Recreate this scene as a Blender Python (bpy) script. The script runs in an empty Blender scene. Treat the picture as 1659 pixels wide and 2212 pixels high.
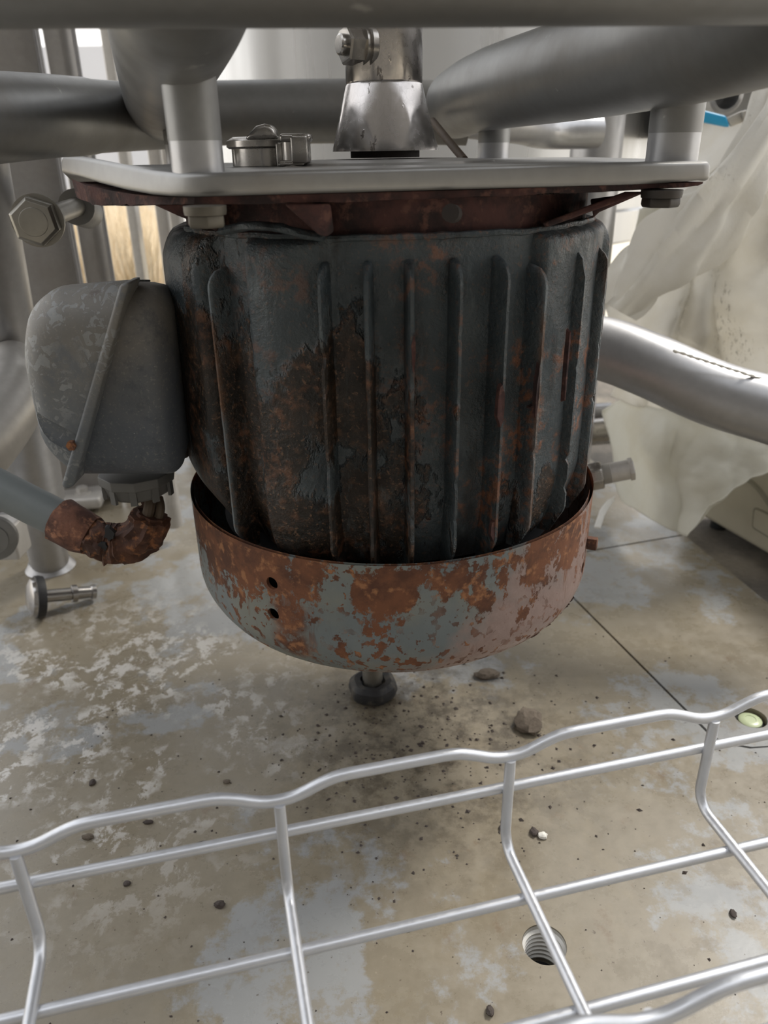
import bpy, bmesh, math, random
from mathutils import Vector, Matrix, Euler, noise as mnoise
R = math.radians
random.seed(7)
scn = bpy.context.scene
C = scn.collection

# ------------------------------------------------------------------ camera
F = 1661.0; PITCH = 25.2; ROLL = -1.0; EYE = Vector((0, 0, 0.42))
cam = bpy.data.cameras.new('camera'); camo = bpy.data.objects.new('camera', cam); C.objects.link(camo)
cam.sensor_fit = 'VERTICAL'; cam.sensor_height = 36; cam.sensor_width = 27
cam.lens = F/2212*36; cam.clip_start = 0.01; cam.clip_end = 200
CR = Euler((R(90-PITCH), 0, 0)).to_matrix() @ Euler((0, 0, R(ROLL))).to_matrix()
camo.matrix_world = Matrix.Translation(EYE) @ CR.to_4x4()
cam.dof.use_dof = True; cam.dof.focus_distance = 0.43; cam.dof.aperture_fstop = 11
scn.camera = camo

# ------------------------------------------------------------------ world, sun, exposure
w = bpy.data.worlds.new('overcast_sky'); scn.world = w; w.use_nodes = True
nt = w.node_tree; bg = nt.nodes['Background']
tc = nt.nodes.new('ShaderNodeTexCoord'); sp = nt.nodes.new('ShaderNodeSeparateXYZ'); cr = nt.nodes.new('ShaderNodeValToRGB')
nt.links.new(tc.outputs['Generated'], sp.inputs[0]); nt.links.new(sp.outputs['Z'], cr.inputs[0])
cr.color_ramp.elements[0].position = 0.0; cr.color_ramp.elements[0].color = (1.0, 0.965, 0.915, 1)
cr.color_ramp.elements[1].position = 0.7; cr.color_ramp.elements[1].color = (0.92, 0.95, 1.0, 1)
nt.links.new(cr.outputs[0], bg.inputs[0]); bg.inputs[1].default_value = 1.7
sun = bpy.data.lights.new('sun', 'SUN'); sun.energy = 2.4; sun.angle = R(14); sun.color = (1, 0.95, 0.87)
suno = bpy.data.objects.new('sun', sun); C.objects.link(suno)
suno.rotation_euler = Vector((-0.55, -0.40, -0.9)).to_track_quat('-Z', 'Y').to_euler()   # comes from behind and right, high
scn.view_settings.view_transform = 'Standard'; scn.view_settings.look = 'None'
scn.view_settings.exposure = 0.22; scn.view_settings.gamma = 1; scn.view_settings.use_curve_mapping = False

# ------------------------------------------------------------------ helpers
def ray(px, py): return CR @ Vector(((px-829.5)/F, -(py-1106)/F, -1.0))
def P(px, py, Y): d = ray(px, py); return EYE + d*(Y/d.y)
def G(px, py, z=0.0): d = ray(px, py); return EYE + d*((z-EYE.z)/d.z)

class S:
    def __init__(s, name):
        s.m = bpy.data.materials.new(name); s.m.use_nodes = True; s.nt = s.m.node_tree
        s.b = s.nt.nodes['Principled BSDF']; s.out = s.nt.nodes['Material Output']
        s.tc = s.nt.nodes.new('ShaderNodeTexCoord'); s.P = s.tc.outputs['Object']
    def set(s, inp, v):
        if isinstance(v, bpy.types.NodeSocket): s.nt.links.new(v, inp)
        elif isinstance(v, (tuple, list)) and len(v) == 3 and inp.type == 'RGBA': inp.default_value = (*v, 1)
        else: inp.default_value = v
    def noise(s, scale, detail=5, rough=.55, stretch=None, dist=0, off=None, col=False):
        n = s.nt.nodes.new('ShaderNodeTexNoise'); n.inputs['Scale'].default_value = scale
        n.inputs['Detail'].default_value = detail; n.inputs['Roughness'].default_value = rough; n.inputs['Distortion'].default_value = dist
        mp = s.nt.nodes.new('ShaderNodeMapping'); s.nt.links.new(s.P, mp.inputs[0])
        if stretch: mp.inputs['Scale'].default_value = stretch
        if off: mp.inputs['Location'].default_value = off
        s.nt.links.new(mp.outputs[0], n.inputs[0]); return n.outputs['Color'] if col else n.outputs[0]
    def vor(s, scale, stretch=None, feature='F1', out='Distance'):
        n = s.nt.nodes.new('ShaderNodeTexVoronoi'); n.feature = feature; n.inputs['Scale'].default_value = scale
        mp = s.nt.nodes.new('ShaderNodeMapping'); s.nt.links.new(s.P, mp.inputs[0])
        if stretch: mp.inputs['Scale'].default_value = stretch
        s.nt.links.new(mp.outputs[0], n.inputs[0]); return n.outputs[out]
    def step(s, v, a, b, lo=0, hi=1):
        n = s.nt.nodes.new('ShaderNodeMapRange'); n.interpolation_type = 'SMOOTHSTEP' if True else 'LINEAR'
        s.set(n.inputs[0], v); n.inputs[1].default_value = a; n.inputs[2].default_value = b
        n.inputs[3].default_value = lo; n.inputs[4].default_value = hi; return n.outputs[0]
    def ax(s, k):
        n = s.nt.nodes.new('ShaderNodeSeparateXYZ'); s.nt.links.new(s.P, n.inputs[0]); return n.outputs[k]
    def math(s, op, a, b=0.0):
        n = s.nt.nodes.new('ShaderNodeMath'); n.operation = op; n.use_clamp = op in ('MULTIPLY', 'MAXIMUM') ; s.set(n.inputs[0], a); s.set(n.inputs[1], b); return n.outputs[0]
    def add(s, a, b):
        n = s.nt.nodes.new('ShaderNodeMath'); n.operation = 'ADD'; s.set(n.inputs[0], a); s.set(n.inputs[1], b); return n.outputs[0]
    def mul(s, a, b):
        n = s.nt.nodes.new('ShaderNodeMath'); n.operation = 'MULTIPLY'; s.set(n.inputs[0], a); s.set(n.inputs[1], b); return n.outputs[0]
    def mix(s, f, a, b):
        n = s.nt.nodes.new('ShaderNodeMix'); n.data_type = 'RGBA'; s.set(n.inputs[0], f); s.set(n.inputs[6], a); s.set(n.inputs[7], b); return n.outputs[2]
    def blob(s, c, r0, r1):                       # a stain with a shape of its own round point c
        n = s.nt.nodes.new('ShaderNodeVectorMath'); n.operation = 'DISTANCE'; s.nt.links.new(s.P, n.inputs[0]); n.inputs[1].default_value = c
        return s.step(n.outputs['Value'], r0, r1, 1, 0)
    def bump(s, h, st=.3, dist=.001, prev=None):
        n = s.nt.nodes.new('ShaderNodeBump'); n.inputs['Strength'].default_value = st; n.inputs['Distance'].default_value = dist
        s.set(n.inputs['Height'], h)
        if prev is not None: s.nt.links.new(prev, n.inputs['Normal'])
        return n.outputs[0]
    def done(s, col, rough=.5, metal=0.0, bump=None, **kw):
        s.set(s.b.inputs['Base Color'], col); s.set(s.b.inputs['Roughness'], rough); s.set(s.b.inputs['Metallic'], metal)
        if bump is not None: s.nt.links.new(bump, s.b.inputs['Normal'])
        for k, v in kw.items(): s.set(s.b.inputs[k.replace('_', ' ')], v)
        return s.m

class MB:
    """collects geometry, then links it as one mesh object"""
    def __init__(s): s.v = []; s.f = []
    def quadgrid(s, fn, nu, nv, cu=False, cv=False):
        o = len(s.v)
        for i in range(nu):
            for j in range(nv): s.v.append(Vector(fn(i, j)))
        for i in range(nu if cu else nu-1):
            for j in range(nv if cv else nv-1):
                a = o+i*nv+j; b = o+((i+1) % nu)*nv+j; c = o+((i+1) % nu)*nv+(j+1) % nv; d = o+i*nv+(j+1) % nv
                s.f.append((a, b, c, d))
        return o
    def tube(s, pts, rad, seg=20, caps=True, jit=0, flat=1.0):
        pts = [Vector(p) for p in pts]; n = len(pts)
        rad = rad if isinstance(rad, (list, tuple)) else [rad]*n
        T = [(pts[min(i+1, n-1)]-pts[max(i-1, 0)]).normalized() for i in range(n)]
        up = Vector((0, 0, 1)) if abs(T[0].z) < .9 else Vector((0, 1, 0))
        U = T[0].cross(up).normalized(); rings = []; o = len(s.v)
        for i in range(n):
            U = (U - T[i]*U.dot(T[i])).normalized(); V = T[i].cross(U)
            for k in range(seg):
                a = 2*math.pi*k/seg; r = rad[i]
                if jit: r *= 1+jit*mnoise.noise((pts[i]+U*math.cos(a)*.02+V*math.sin(a)*.02)*180)
                s.v.append(pts[i]+(U*math.cos(a)+V*math.sin(a)*flat)*r)
        for i in range(n-1):
            for k in range(seg):
                s.f.append((o+i*seg+k, o+i*seg+(k+1) % seg, o+(i+1)*seg+(k+1) % seg, o+(i+1)*seg+k))
        if caps:
            s.f.append(tuple(o+k for k in range(seg))[::-1]); s.f.append(tuple(o+(n-1)*seg+k for k in range(seg)))
        return s
    def lathe(s, prof, org=(0, 0, 0), axis=(0, 0, 1), seg=48, facets=None, phase=0, jit=None, caps=True):
        """prof = [(r, t)] round the axis through org"""
        axis = Vector(axis).normalized(); org = Vector(org)
        up = Vector((0, 0, 1)) if abs(axis.z) < .9 else Vector((1, 0, 0))
        U = axis.cross(up).normalized(); V = axis.cross(U); o = len(s.v); seg = facets or seg
        for (r, t) in prof:
            for k in range(seg):
                a = 2*math.pi*k/seg+phase; rr = r
                if jit: rr = r+jit(a, t)
                s.v.append(org+axis*t+(U*math.cos(a)+V*math.sin(a))*rr)
        n = len(prof)
        for i in range(n-1):
            for k in range(seg):
                s.f.append((o+i*seg+k, o+i*seg+(k+1) % seg, o+(i+1)*seg+(k+1) % seg, o+(i+1)*seg+k))
        if caps and prof[0][0] > 1e-6: s.f.append(tuple(o+k for k in range(seg))[::-1])
        if caps and prof[-1][0] > 1e-6: s.f.append(tuple(o+(n-1)*seg+k for k in range(seg)))
        return s
    def box(s, c, size, rot=None):
        c = Vector(c); o = len(s.v); m = rot.to_matrix() if isinstance(rot, Euler) else (rot or Matrix.Identity(3))
        for x in (-.5, .5):
            for y in (-.5, .5):
                for z in (-.5, .5): s.v.append(c+m @ Vector((x*size[0], y*size[1], z*size[2])))
        for f in ((0, 1, 3, 2), (4, 6, 7, 5), (0, 4, 5, 1), (2, 3, 7, 6), (0, 2, 6, 4), (1, 5, 7, 3)): s.f.append(tuple(o+i for i in f))
        return s
    def loops(s, A, B):
        """solid between two matching outlines"""
        o = len(s.v); n = len(A); s.v += [Vector(p) for p in A]+[Vector(p) for p in B]
        s.f.append(tuple(range(o, o+n))[::-1]); s.f.append(tuple(range(o+n, o+2*n)))
        for i in range(n): s.f.append((o+i, o+(i+1) % n, o+n+(i+1) % n, o+n+i))
        return s
    def build(s, name, mat, parent=None, loc=None, bevel=0, bseg=3, angle=35, smooth=True, solid=0, sub=0):
        me = bpy.data.meshes.new(name); L = Vector(loc) if loc is not None else Vector((0, 0, 0))
        me.from_pydata([tuple(v-L) for v in s.v], [], s.f); 
        bm = bmesh.new(); bm.from_mesh(me)
        bmesh.ops.remove_doubles(bm, verts=bm.verts, dist=1e-6)
        bmesh.ops.recalc_face_normals(bm, faces=bm.faces); bm.to_mesh(me); bm.free()
        me.materials.append(mat)
        o = bpy.data.objects.new(name, me); C.objects.link(o); o.location = L
        if parent is not None:
            o.parent = parent; o.matrix_parent_inverse = wm(parent).inverted()
        if solid:
            m = o.modifiers.new('solid', 'SOLIDIFY'); m.thickness = solid; m.offset = 0
        if sub:
            m = o.modifiers.new('sub', 'SUBSURF'); m.levels = m.render_levels = sub
        if bevel:
            m = o.modifiers.new('bevel', 'BEVEL'); m.width = bevel; m.segments = bseg; m.limit_method = 'ANGLE'; m.angle_limit = R(30)
        if smooth:
            me.shade_smooth()
            if not bevel: me.set_sharp_from_angle(angle=R(angle))
            else: m.harden_normals = False
        return o
def wm(o):
    m = Matrix.LocRotScale(o.location, o.rotation_euler, o.scale)
    if o.parent is not None: m = wm(o.parent) @ o.matrix_parent_inverse @ m
    return m
def tag(o, label=None, cat=None, group=None, kind=None):
    for k, v in (('label', label), ('category', cat), ('group', group), ('kind', kind)):
        if v: o[k] = v
    return o
def thing(name, label, cat, loc=(0, 0, 0), group=None):
    o = bpy.data.objects.new(name, None); C.objects.link(o); o.location = loc; o.empty_display_size = .02
    return tag(o, label, cat, group)
def bake(o, cutters):
    """subtract cutter meshes for good, then delete them"""
    for c in cutters:
        m = o.modifiers.new('cut', 'BOOLEAN'); m.operation = 'DIFFERENCE'; m.solver = 'EXACT'; m.object = c
    bpy.context.view_layer.update()
    dg = bpy.context.evaluated_depsgraph_get()
    me = bpy.data.meshes.new_from_object(o.evaluated_get(dg)); o.modifiers.clear(); old = o.data; o.data = me; me.name = old.name
    for c in cutters: bpy.data.objects.remove(c)
    me.shade_smooth(); me.set_sharp_from_angle(angle=R(35)); return o
def catmull(pts, n=6):
    pts = [Vector(p) for p in pts]; out = []
    Q = [pts[0]*2-pts[1]]+pts+[pts[-1]*2-pts[-2]]
    for i in range(1, len(Q)-2):
        for k in range(n):
            t = k/n; a, b, c, d = Q[i-1:i+3]
            out.append(.5*((2*b)+(c-a)*t+(2*a-5*b+4*c-d)*t*t+(3*b-a-3*c+d)*t**3))
    return out+[pts[-1]]
def NZ(p, s): return mnoise.noise(Vector(p)*s)

# ------------------------------------------------------------------ materials
def m_satin(name, c=(.33, .33, .325), metal=.75, rough=.42, dirt=.35):
    s = S(name); n = s.noise(14, 6); f = s.noise(160, 4); k = s.step(n, .45, .75, 0, dirt)
    col = s.mix(k, s.mix(f, tuple(x*.88 for x in c), tuple(x*1.12 for x in c)), (.24, .205, .17))
    fl = s.step(s.noise(70, 3, off=(3, 1, 2)), .70, .76, 0, .45)
    col = s.mix(fl, col, (.6, .58, .55))
    return s.done(col, s.step(n, .3, .8, rough-.05, rough+.15), metal, s.bump(f, .12, .0004))
M_tube = m_satin('bead_blasted_tube', (.25, .25, .247))
M_tube_low = m_satin('bead_blasted_tube_clean', (.42, .42, .43), .8, .36, .12)
M_panel = m_satin('brushed_panel', (.36, .345, .33), .6, .42, .3)
M_plate = m_satin('satin_plate', (.31, .305, .295), .55, .40, .5)
M_cream = m_satin('bright_steel_leg', (.55, .53, .50), .45, .4, .25)

s = S('polished_steel'); n = s.noise(60, 6, .6, (1, 1, .25)); cr_ = s.vor(420, (1, 1, .4), 'DISTANCE_TO_EDGE'); zone = s.step(s.noise(28, 4), .50, .60)
scr = s.mul(s.mul(s.step(cr_, .0, .05, 1, 0), zone), .15)
pit = s.step(s.noise(150, 4, stretch=(1, 1, .4)), .64, .69)
M_polish = s.done(s.mix(s.math('MAXIMUM', s.mul(scr, .8), s.mul(pit, .7)), s.mix(n, (.36, .335, .32), (.60, .575, .56)), (.10, .085, .075)), s.step(s.noise(90, 5), .3, .75, .12, .36), .95, s.bump(pit, .25, .0003))

s = S('cast_steel'); n = s.noise(120, 4)
M_cast = s.done(s.mix(s.noise(25), (.30, .28, .26), (.48, .46, .43)), s.step(n, .3, .7, .16, .32), .9, s.bump(n, .15, .0004))
s = S('zinc_bolt'); n = s.noise(90, 5)
M_bolt = s.done(s.mix(n, (.20, .19, .17), (.36, .34, .30)), .38, .75, s.bump(n, .15, .0004))
s = S('dark_steel_bolt'); M_steel_dk = s.done(s.mix(s.noise(120, 5), (.020, .020, .021), (.075, .062, .052)), .55, .3)
s = S('dull_bolt'); n = s.noise(90, 5)
M_boltd = s.done(s.mix(n, (.075, .068, .057), (.16, .145, .118)), .5, .4)
s = S('zinc_wire'); n = s.noise(70, 5); f = s.noise(500, 2)
M_wire = s.done(s.mix(n, (.50, .51, .53), (.66, .67, .70)), s.step(f, .3, .7, .30, .42), .65, s.bump(f, .1, .0002))

def rust_col(s, dark=(.055, .025, .017), mid=(.13, .055, .03), lite=(.30, .125, .05)):
    a = s.noise(45, 7, .65); b = s.noise(150, 5, .6, off=(4, 4, 4))
    return s.mix(s.step(b, .52, .68), s.mix(s.step(a, .38, .62), dark, mid), lite), a, b
def m_rust(name, **k):
    s = S(name); c, a, b = rust_col(s, **k)
    return s.done(c, .85, 0, s.bump(s.add(a, s.mul(b, .6)), .8, .0016))
M_rust = m_rust('heavy_rust'); M_rust_dark = m_rust('dark_scale_rust', dark=(.022, .012, .012), mid=(.075, .03, .026), lite=(.12, .055, .042))
M_rust_hot = m_rust('orange_rust', dark=(.085, .04, .03), mid=(.22, .10, .065), lite=(.36, .17, .10))

def m_motor(name, fin=False):
    s = S(name); x = s.ax(0); z = s.ax(2)
    c, a, b = rust_col(s, (.009, .007, .005), (.026, .017, .011), (.08, .04, .021))
    paint = s.mix(s.noise(30, 5), (.017, .023, .026), (.062, .080, .090))
    big = s.noise(17, 7, .62, (1, 1, .55), off=(1.3, 0, .4))
    # rust has eaten most of the left and middle; paint survives on top and to the right
    bias = s.add(s.step(x, -.06, .09, .10, -.045), s.step(z, .28, .37, .02, -.15))
    mask = s.step(s.add(big, bias), .485, .515)
    edge = s.mul(s.step(s.add(big, bias), .455, .49), s.step(s.add(big, bias), .50, .53, 1, 0))
    col = s.mix(mask, paint, c)
    col = s.mix(s.mul(edge, .3), col, (.10, .12, .13))
    streak = s.step(s.noise(60, 5, .6, (1, 1, .06), off=(9, 2, 0)), .60, .72)
    col = s.mix(s.mul(streak, .30), col, (.12, .145, .155))
    hot = s.mul(s.step(s.noise(24, 8, .72, off=(7, 7, 1)), .50, .60), s.step(x, -.02, .08, .35, 1))
    col = s.mix(s.mul(s.mul(hot, s.step(b, .45, .6)), .85), col, (.23, .088, .04))
    if fin:
        n = s.nt.nodes.new('ShaderNodeNewGeometry'); pt = s.step(n.outputs['Pointiness'], .51, .60)
        wear = s.mix(s.step(s.noise(40, 5, .6, (1, 1, .4)), .44, .56), (.17, .20, .215), (.17, .085, .045))
        col = s.mix(s.mul(pt, .8), col, wear)
    g1 = s.noise(420, 4, .7, off=(1, 2, 3)); col = s.mix(s.mul(s.step(g1, .56, .67), s.step(mask, 0, 1, .30, .8)), col, (.19, .105, .06))
    w1 = s.noise(95, 6, .75, (1, 1, .35), off=(5, 2, 3)); col = s.mix(s.mul(s.step(w1, .56, .68), .5), col, (.10, .12, .125))
    dk = s.step(s.noise(34, 6, .7, (1, 1, .3), off=(4, 9, 3)), .50, .66); col = s.mix(s.mul(dk, .7), col, (.008, .007, .006))
    return s.done(col, s.step(s.noise(50, 5), .35, .7, .34, .72), 0, s.bump(s.add(s.mul(mask, 1.2), s.add(s.mul(a, .9), s.add(s.mul(b, .7), s.mul(g1, .5)))), .85, .0020))
M_motor = m_motor('motor_paint_flaking'); M_fin = m_motor('motor_fin_worn', True)

s = S('cowl_zinc_rust'); x = s.ax(0); z = s.ax(2)
c, a, b = rust_col(s, (.085, .034, .018), (.17, .066, .03), (.30, .135, .06))
zinc = s.mix(s.noise(35, 6, .6), (.105, .128, .135), (.19, .21, .207)); zinc = s.mix(s.step(s.noise(22, 5, off=(2, 5, 1)), .45, .7, 0, .45), zinc, (.25, .24, .18))
pinkm = s.step(s.add(s.add(s.mul(x, 2.9), s.mul(z, -3.0)), s.mul(s.noise(20, 6), .9)), -.03, .17)
base = s.mix(pinkm, zinc, s.mix(s.noise(120, 5, .7), (.17, .11, .095), (.36, .265, .235)))
nb = s.noise(26, 8, .68, (1, 1, .8), off=(.3, .8, .2)); nb = s.add(nb, s.step(z, .165, .202, -.012, .10))
m1 = s.math('MAXIMUM', s.step(nb, .57, .60), s.mul(s.step(s.noise(62, 7, .7, (1, 1, .7), off=(2, 9, 4)), .585, .61), s.step(s.noise(11, 3, off=(0, 3, 7)), .42, .54)))
dots = s.mul(s.step(s.noise(190, 4, .5), .555, .59), s.step(s.noise(18, 4, off=(5, 0, 0)), .40, .56))
dr = s.mul(s.step(s.noise(55, 5, .6, (1, 1, .16), off=(0, 6, 0)), .60, .66), s.step(z, .14, .175))
mask = s.math('MAXIMUM', s.math('MAXIMUM', m1, dots), s.mul(dr, .8))
for cx_, cz_ in ((-.0575, .1765), (-.0575, .157)):
    mask = s.math('MAXIMUM', mask, s.mul(s.blob((cx_, .375, cz_), .008, .018), s.step(b, .3, .5)))
M_cowl = s.done(s.mix(mask, base, c), s.step(mask, 0, 1, .48, .85), 0, s.bump(s.add(mask, s.mul(b, .6)), .4, .0008))

def m_jbox(name, dark):
    s = S(name); z = s.ax(2); n = s.noise(28, 6, .6)
    col = s.mix(s.noise(60, 6, .7), (.060, .070, .086), (.110, .122, .140)) if dark else s.mix(s.noise(60, 6, .7), (.095, .105, .118), (.16, .172, .18))
    dust = s.step(s.add(s.mul(n, .5), s.mul(z, 5)), 1.66, 2.02)
    col = s.mix(s.mul(dust, .8), col, s.mix(s.noise(100), (.15, .135, .115), (.22, .20, .17)))
    pn = s.noise(170, 4, .55, (1, .6, 1.0), dist=1.0)
    peel = s.mul(s.step(pn, .535, .555), s.step(s.noise(14, 3, off=(2, 1, 8)), .40 if not dark else .56, .50 if not dark else .64))
    col = s.mix(s.mul(peel, .75), col, (.25, .26, .26) if not dark else (.18, .17, .155))
    sp_ = s.step(s.noise(420, 2), .74, .77); col = s.mix(s.mul(sp_, .6), col, (.5, .5, .48))
    gr = s.noise(520, 4, .7); col = s.mix(s.mul(s.step(gr, .55, .68), .35), col, (.30, .28, .24)); col = s.mix(s.mul(s.step(s.noise(45, 8, .75, off=(6, 6, 2)), .50, .64), .55), col, (.045, .052, .066) if dark else (.10, .115, .135))
    rs = s.blob(tuple(P(212, 650, .412)), .003, .0075); col = s.mix(s.mul(rs, s.step(s.noise(300), .4, .5)), col, (.05, .02, .015))
    return s.done(col, .55, .1, s.bump(s.add(s.mul(peel, -1), s.mul(n, .5)), .3, .0006))
M_jlid = m_jbox('junction_lid_worn', False); M_jbase = m_jbox('junction_base_worn', True)

s = S('floor_sheet')
g = s.mix(s.noise(6, 6, .6), (.225, .226, .222), (.295, .295, .287))
fine = s.noise(80, 9, .75)
tan = s.mix(fine, (.148, .121, .080), (.268, .230, .166))
near = s.blob((.05, .10, 0), .02, .26)                  # the film is worn off toward the near end
f1 = s.add(s.noise(7, 12, .70, off=(.4, .2, 0)), s.add(s.mul(near, -.12), s.mul(s.blob((-.05, .33, 0), .10, .35), .06)))
film = s.step(f1, .455, .505)
col = s.mix(s.mul(film, .9), g, tan)
col = s.mix(s.mul(s.step(s.noise(24, 10, .72, off=(3, 3, 0)), .52, .58), .55), col, tan)
salt = s.mul(s.step(s.noise(60, 9, .72, (1, .8, 1), dist=.3), .50, .56), s.mul(s.blob((-.24, .50, 0), .06, .26), s.step(s.noise(11, 6, .65), .42, .56)))
col = s.mix(s.mul(salt, .9), col, (.52, .50, .47))
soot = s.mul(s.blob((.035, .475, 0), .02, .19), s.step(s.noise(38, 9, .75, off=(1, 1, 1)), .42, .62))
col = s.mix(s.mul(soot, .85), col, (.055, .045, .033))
spk = s.step(s.noise(330, 3, .5), .69, .73); col = s.mix(s.mul(spk, .7), col, (.07, .05, .035))
brown = s.mul(s.step(s.noise(34, 9, .75, off=(8, 3, 0)), .58, .68), .5); col = s.mix(brown, col, (.15, .10, .06))
M_floor = s.done(col, s.step(s.noise(20, 8, .7), .35, .7, .20, .48), 0, s.bump(fine, .15, .0006))
s = S('floor_slot'); M_slot = s.done((.03, .03, .03), .8)
s = S('thread_steel'); M_thread = s.done(s.mix(s.noise(80), (.42, .41, .38), (.62, .60, .56)), .4, .3)
s = S('asphalt'); n = s.noise(220, 4, .6); M_asph = s.done(s.mix(s.step(s.noise(8, 6), .4, .65), s.mix(n, (.10, .09, .08), (.22, .20, .175)), s.mix(n, (.24, .21, .17), (.36, .32, .27))), .9, 0, s.bump(n, .6, .002))
s = S('sandy_ground'); n = s.noise(90, 6, .7); M_sand = s.done(s.mix(s.noise(3, 6), s.mix(n, (.40, .34, .25), (.62, .55, .43)), (.62, .57, .47)), .95, 0, s.bump(n, .5, .003))
s = S('dry_grass'); M_grass = s.done(s.mix(s.noise(14, 3), (.55, .42, .26), (.95, .84, .64)), .7)
s = S('far_wall'); M_farwall = s.done(s.mix(s.noise(2), (.42, .43, .46), (.5, .5, .52)), .8)
s = S('dark_wall'); M_darkwall = s.done(s.mix(s.noise(2), (.13, .125, .12), (.19, .185, .175)), .8)
s = S('tank_steel'); st = s.noise(7, 6, .6, (1, 1, .05)); st2 = s.noise(30, 4, .6, (1, 1, .04), off=(3, 0, 0))
M_tank = s.done(s.mix(st, (.62, .63, .64), (.85, .85, .85)), s.step(st2, .3, .7, .24, .42), .6, s.bump(st2, .1, .002))
s = S('vessel_steel'); M_vessel = s.done((.30, .30, .30), .5, .6)
s = S('black_rubber'); n = s.noise(90, 5); M_rubber = s.done(s.mix(s.step(n, .5, .75), (.018, .018, .02), (.09, .08, .065)), .6, 0, s.bump(n, .3, .0008))
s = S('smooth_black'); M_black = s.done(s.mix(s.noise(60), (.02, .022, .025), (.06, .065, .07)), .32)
s = S('grey_plastic'); n = s.noise(40, 6, .6); M_gland = s.done(s.mix(n, (.085, .085, .082), (.15, .147, .138)), .6, 0, s.bump(n, .15, .0005))
s = S('conduit_plastic'); n = s.noise(30, 6, .6); M_conduit = s.done(s.mix(n, (.13, .15, .155), (.21, .23, .23)), .5)
s = S('chrome_knob'); M_knob = s.done(s.mix(s.noise(50), (.28, .27, .26), (.5, .48, .46)), .2, .9)
s = S('blue_grip'); M_blue = s.done((.02, .36, .68), .4)
s = S('cream_cabinet'); M_cab = s.done(s.mix(s.step(s.noise(9, 6), .4, .7), (.50, .475, .385), (.43, .40, .32)), .5)
s = S('cabinet_trim'); M_cabtrim = s.done((.27, .255, .20), .5)
s = S('brown_cable'); M_cable = s.done(s.mix(s.noise(120), (.05, .035, .025), (.12, .085, .055)), .7)
s = S('dark_flake'); M_flake = s.done(s.mix(s.noise(200), (.025, .02, .018), (.08, .06, .05)), .8)
s = S('brown_stone'); n = s.noise(160, 6, .7); M_stone = s.done(s.mix(n, (.07, .055, .042), (.19, .155, .12)), .95, 0, s.bump(n, .8, .002))
s = S('white_chip'); M_chip = s.done((.7, .68, .62), .7)
s = S('green_level'); M_green = s.done((.52, .58, .36), .3)
s = S('cowl_inside'); M_inside = s.done((.02, .02, .022), .7)
s = S('gasket_black'); M_gasket = s.done(s.mix(s.noise(90), (.012, .012, .013), (.05, .035, .028)), .8)

def m_plastic(name, c, a=.8, dirt=True):
    s = S(name); n = s.noise(9, 6, .6)
    col = s.mix(s.step(n, .4, .7, 0, .55), c, (c[0]*.82, c[1]*.78, c[2]*.68))
    if dirt:
        d = s.mul(s.step(s.noise(330, 5, .7, (1, 1, .35)), .56, .64), s.step(s.noise(9, 4, off=(2.2, .4, .3)), .55, .63))
        col = s.mix(s.mul(d, .65), col, (.2, .17, .13))
    tr = s.nt.nodes.new('ShaderNodeBsdfTranslucent'); s.set(tr.inputs[0], col)
    tp = s.nt.nodes.new('ShaderNodeBsdfTransparent')
    m1 = s.nt.nodes.new('ShaderNodeMixShader'); m1.inputs[0].default_value = .35
    m2 = s.nt.nodes.new('ShaderNodeMixShader'); m2.inputs[0].default_value = 1-a
    s.done(col, .38, 0, s.bump(s.noise(26, 5, .6), .5, .004))
    s.nt.links.new(s.b.outputs[0], m1.inputs[1]); s.nt.links.new(tr.outputs[0], m1.inputs[2])
    s.nt.links.new(m1.outputs[0], m2.inputs[1]); s.nt.links.new(tp.outputs[0], m2.inputs[2])
    s.nt.links.new(m2.outputs[0], s.out.inputs[0]); return s.m
M_film = m_plastic('cloudy_film', (.80, .78, .73), .80); M_film2 = m_plastic('cloudy_film_dense', (.86, .85, .82), .95)
M_film3 = m_plastic('clear_film', (.80, .79, .72), .86, False)

# ------------------------------------------------------------------ setting: ground, floor sheets, far wall
GZ = -.035
g = MB(); g.v = [Vector(v) for v in ((-12, -6, GZ), (12, -6, GZ), (12, 40, GZ), (-12, 40, GZ))]; g.f = [(0, 1, 2, 3)]
tag(g.build('ground', M_sand, smooth=False), kind='structure')
floor = tag(bpy.data.objects.new('floor', None), kind='structure'); C.objects.link(floor)
def slab(name, outline, th=.012, holes=()):
    """flat sheet with round holes: outline and hole loops filled, then given thickness"""
    bm = bmesh.new(); E = []
    def loop(pts):
        vs = [bm.verts.new((p[0], p[1], 0)) for p in pts]
        for i in range(len(vs)): E.append(bm.edges.new((vs[i], vs[(i+1) % len(vs)])))
    loop(outline)
    for c, r in holes: loop([(c[0]+r*math.cos(2*math.pi*k/48), c[1]+r*math.sin(2*math.pi*k/48)) for k in range(48)])
    bmesh.ops.triangle_fill(bm, edges=E, use_beauty=True)
    top = list(bm.faces); bnd = [e for e in bm.edges if len(e.link_faces) == 1]
    dup = {}
    for v_ in list(bm.verts): dup[v_] = bm.verts.new((v_.co.x, v_.co.y, -th))
    for f in top: bm.faces.new([dup[v_] for v_ in f.verts][::-1])
    for e in bnd: a_, b_ = e.verts; bm.faces.new((a_, b_, dup[b_], dup[a_]))
    bmesh.ops.recalc_face_normals(bm, faces=bm.faces)
    me = bpy.data.meshes.new(name); bm.to_mesh(me); bm.free(); me.materials.append(M_floor)
    o = bpy.data.objects.new(name, me); C.objects.link(o); o.parent = floor; return o
sA, sB = G(1245, 1300), G(1527, 1583)
dS = (sB-sA).normalized()
back = sA + dS*((1.30-sA.y)/dS.y)      # follow the joint to the far end
cnr = [G(1527, 1583), G(1548, 1600), G(1580, 1610), G(1620, 1617), G(1680, 1613)]
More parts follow.
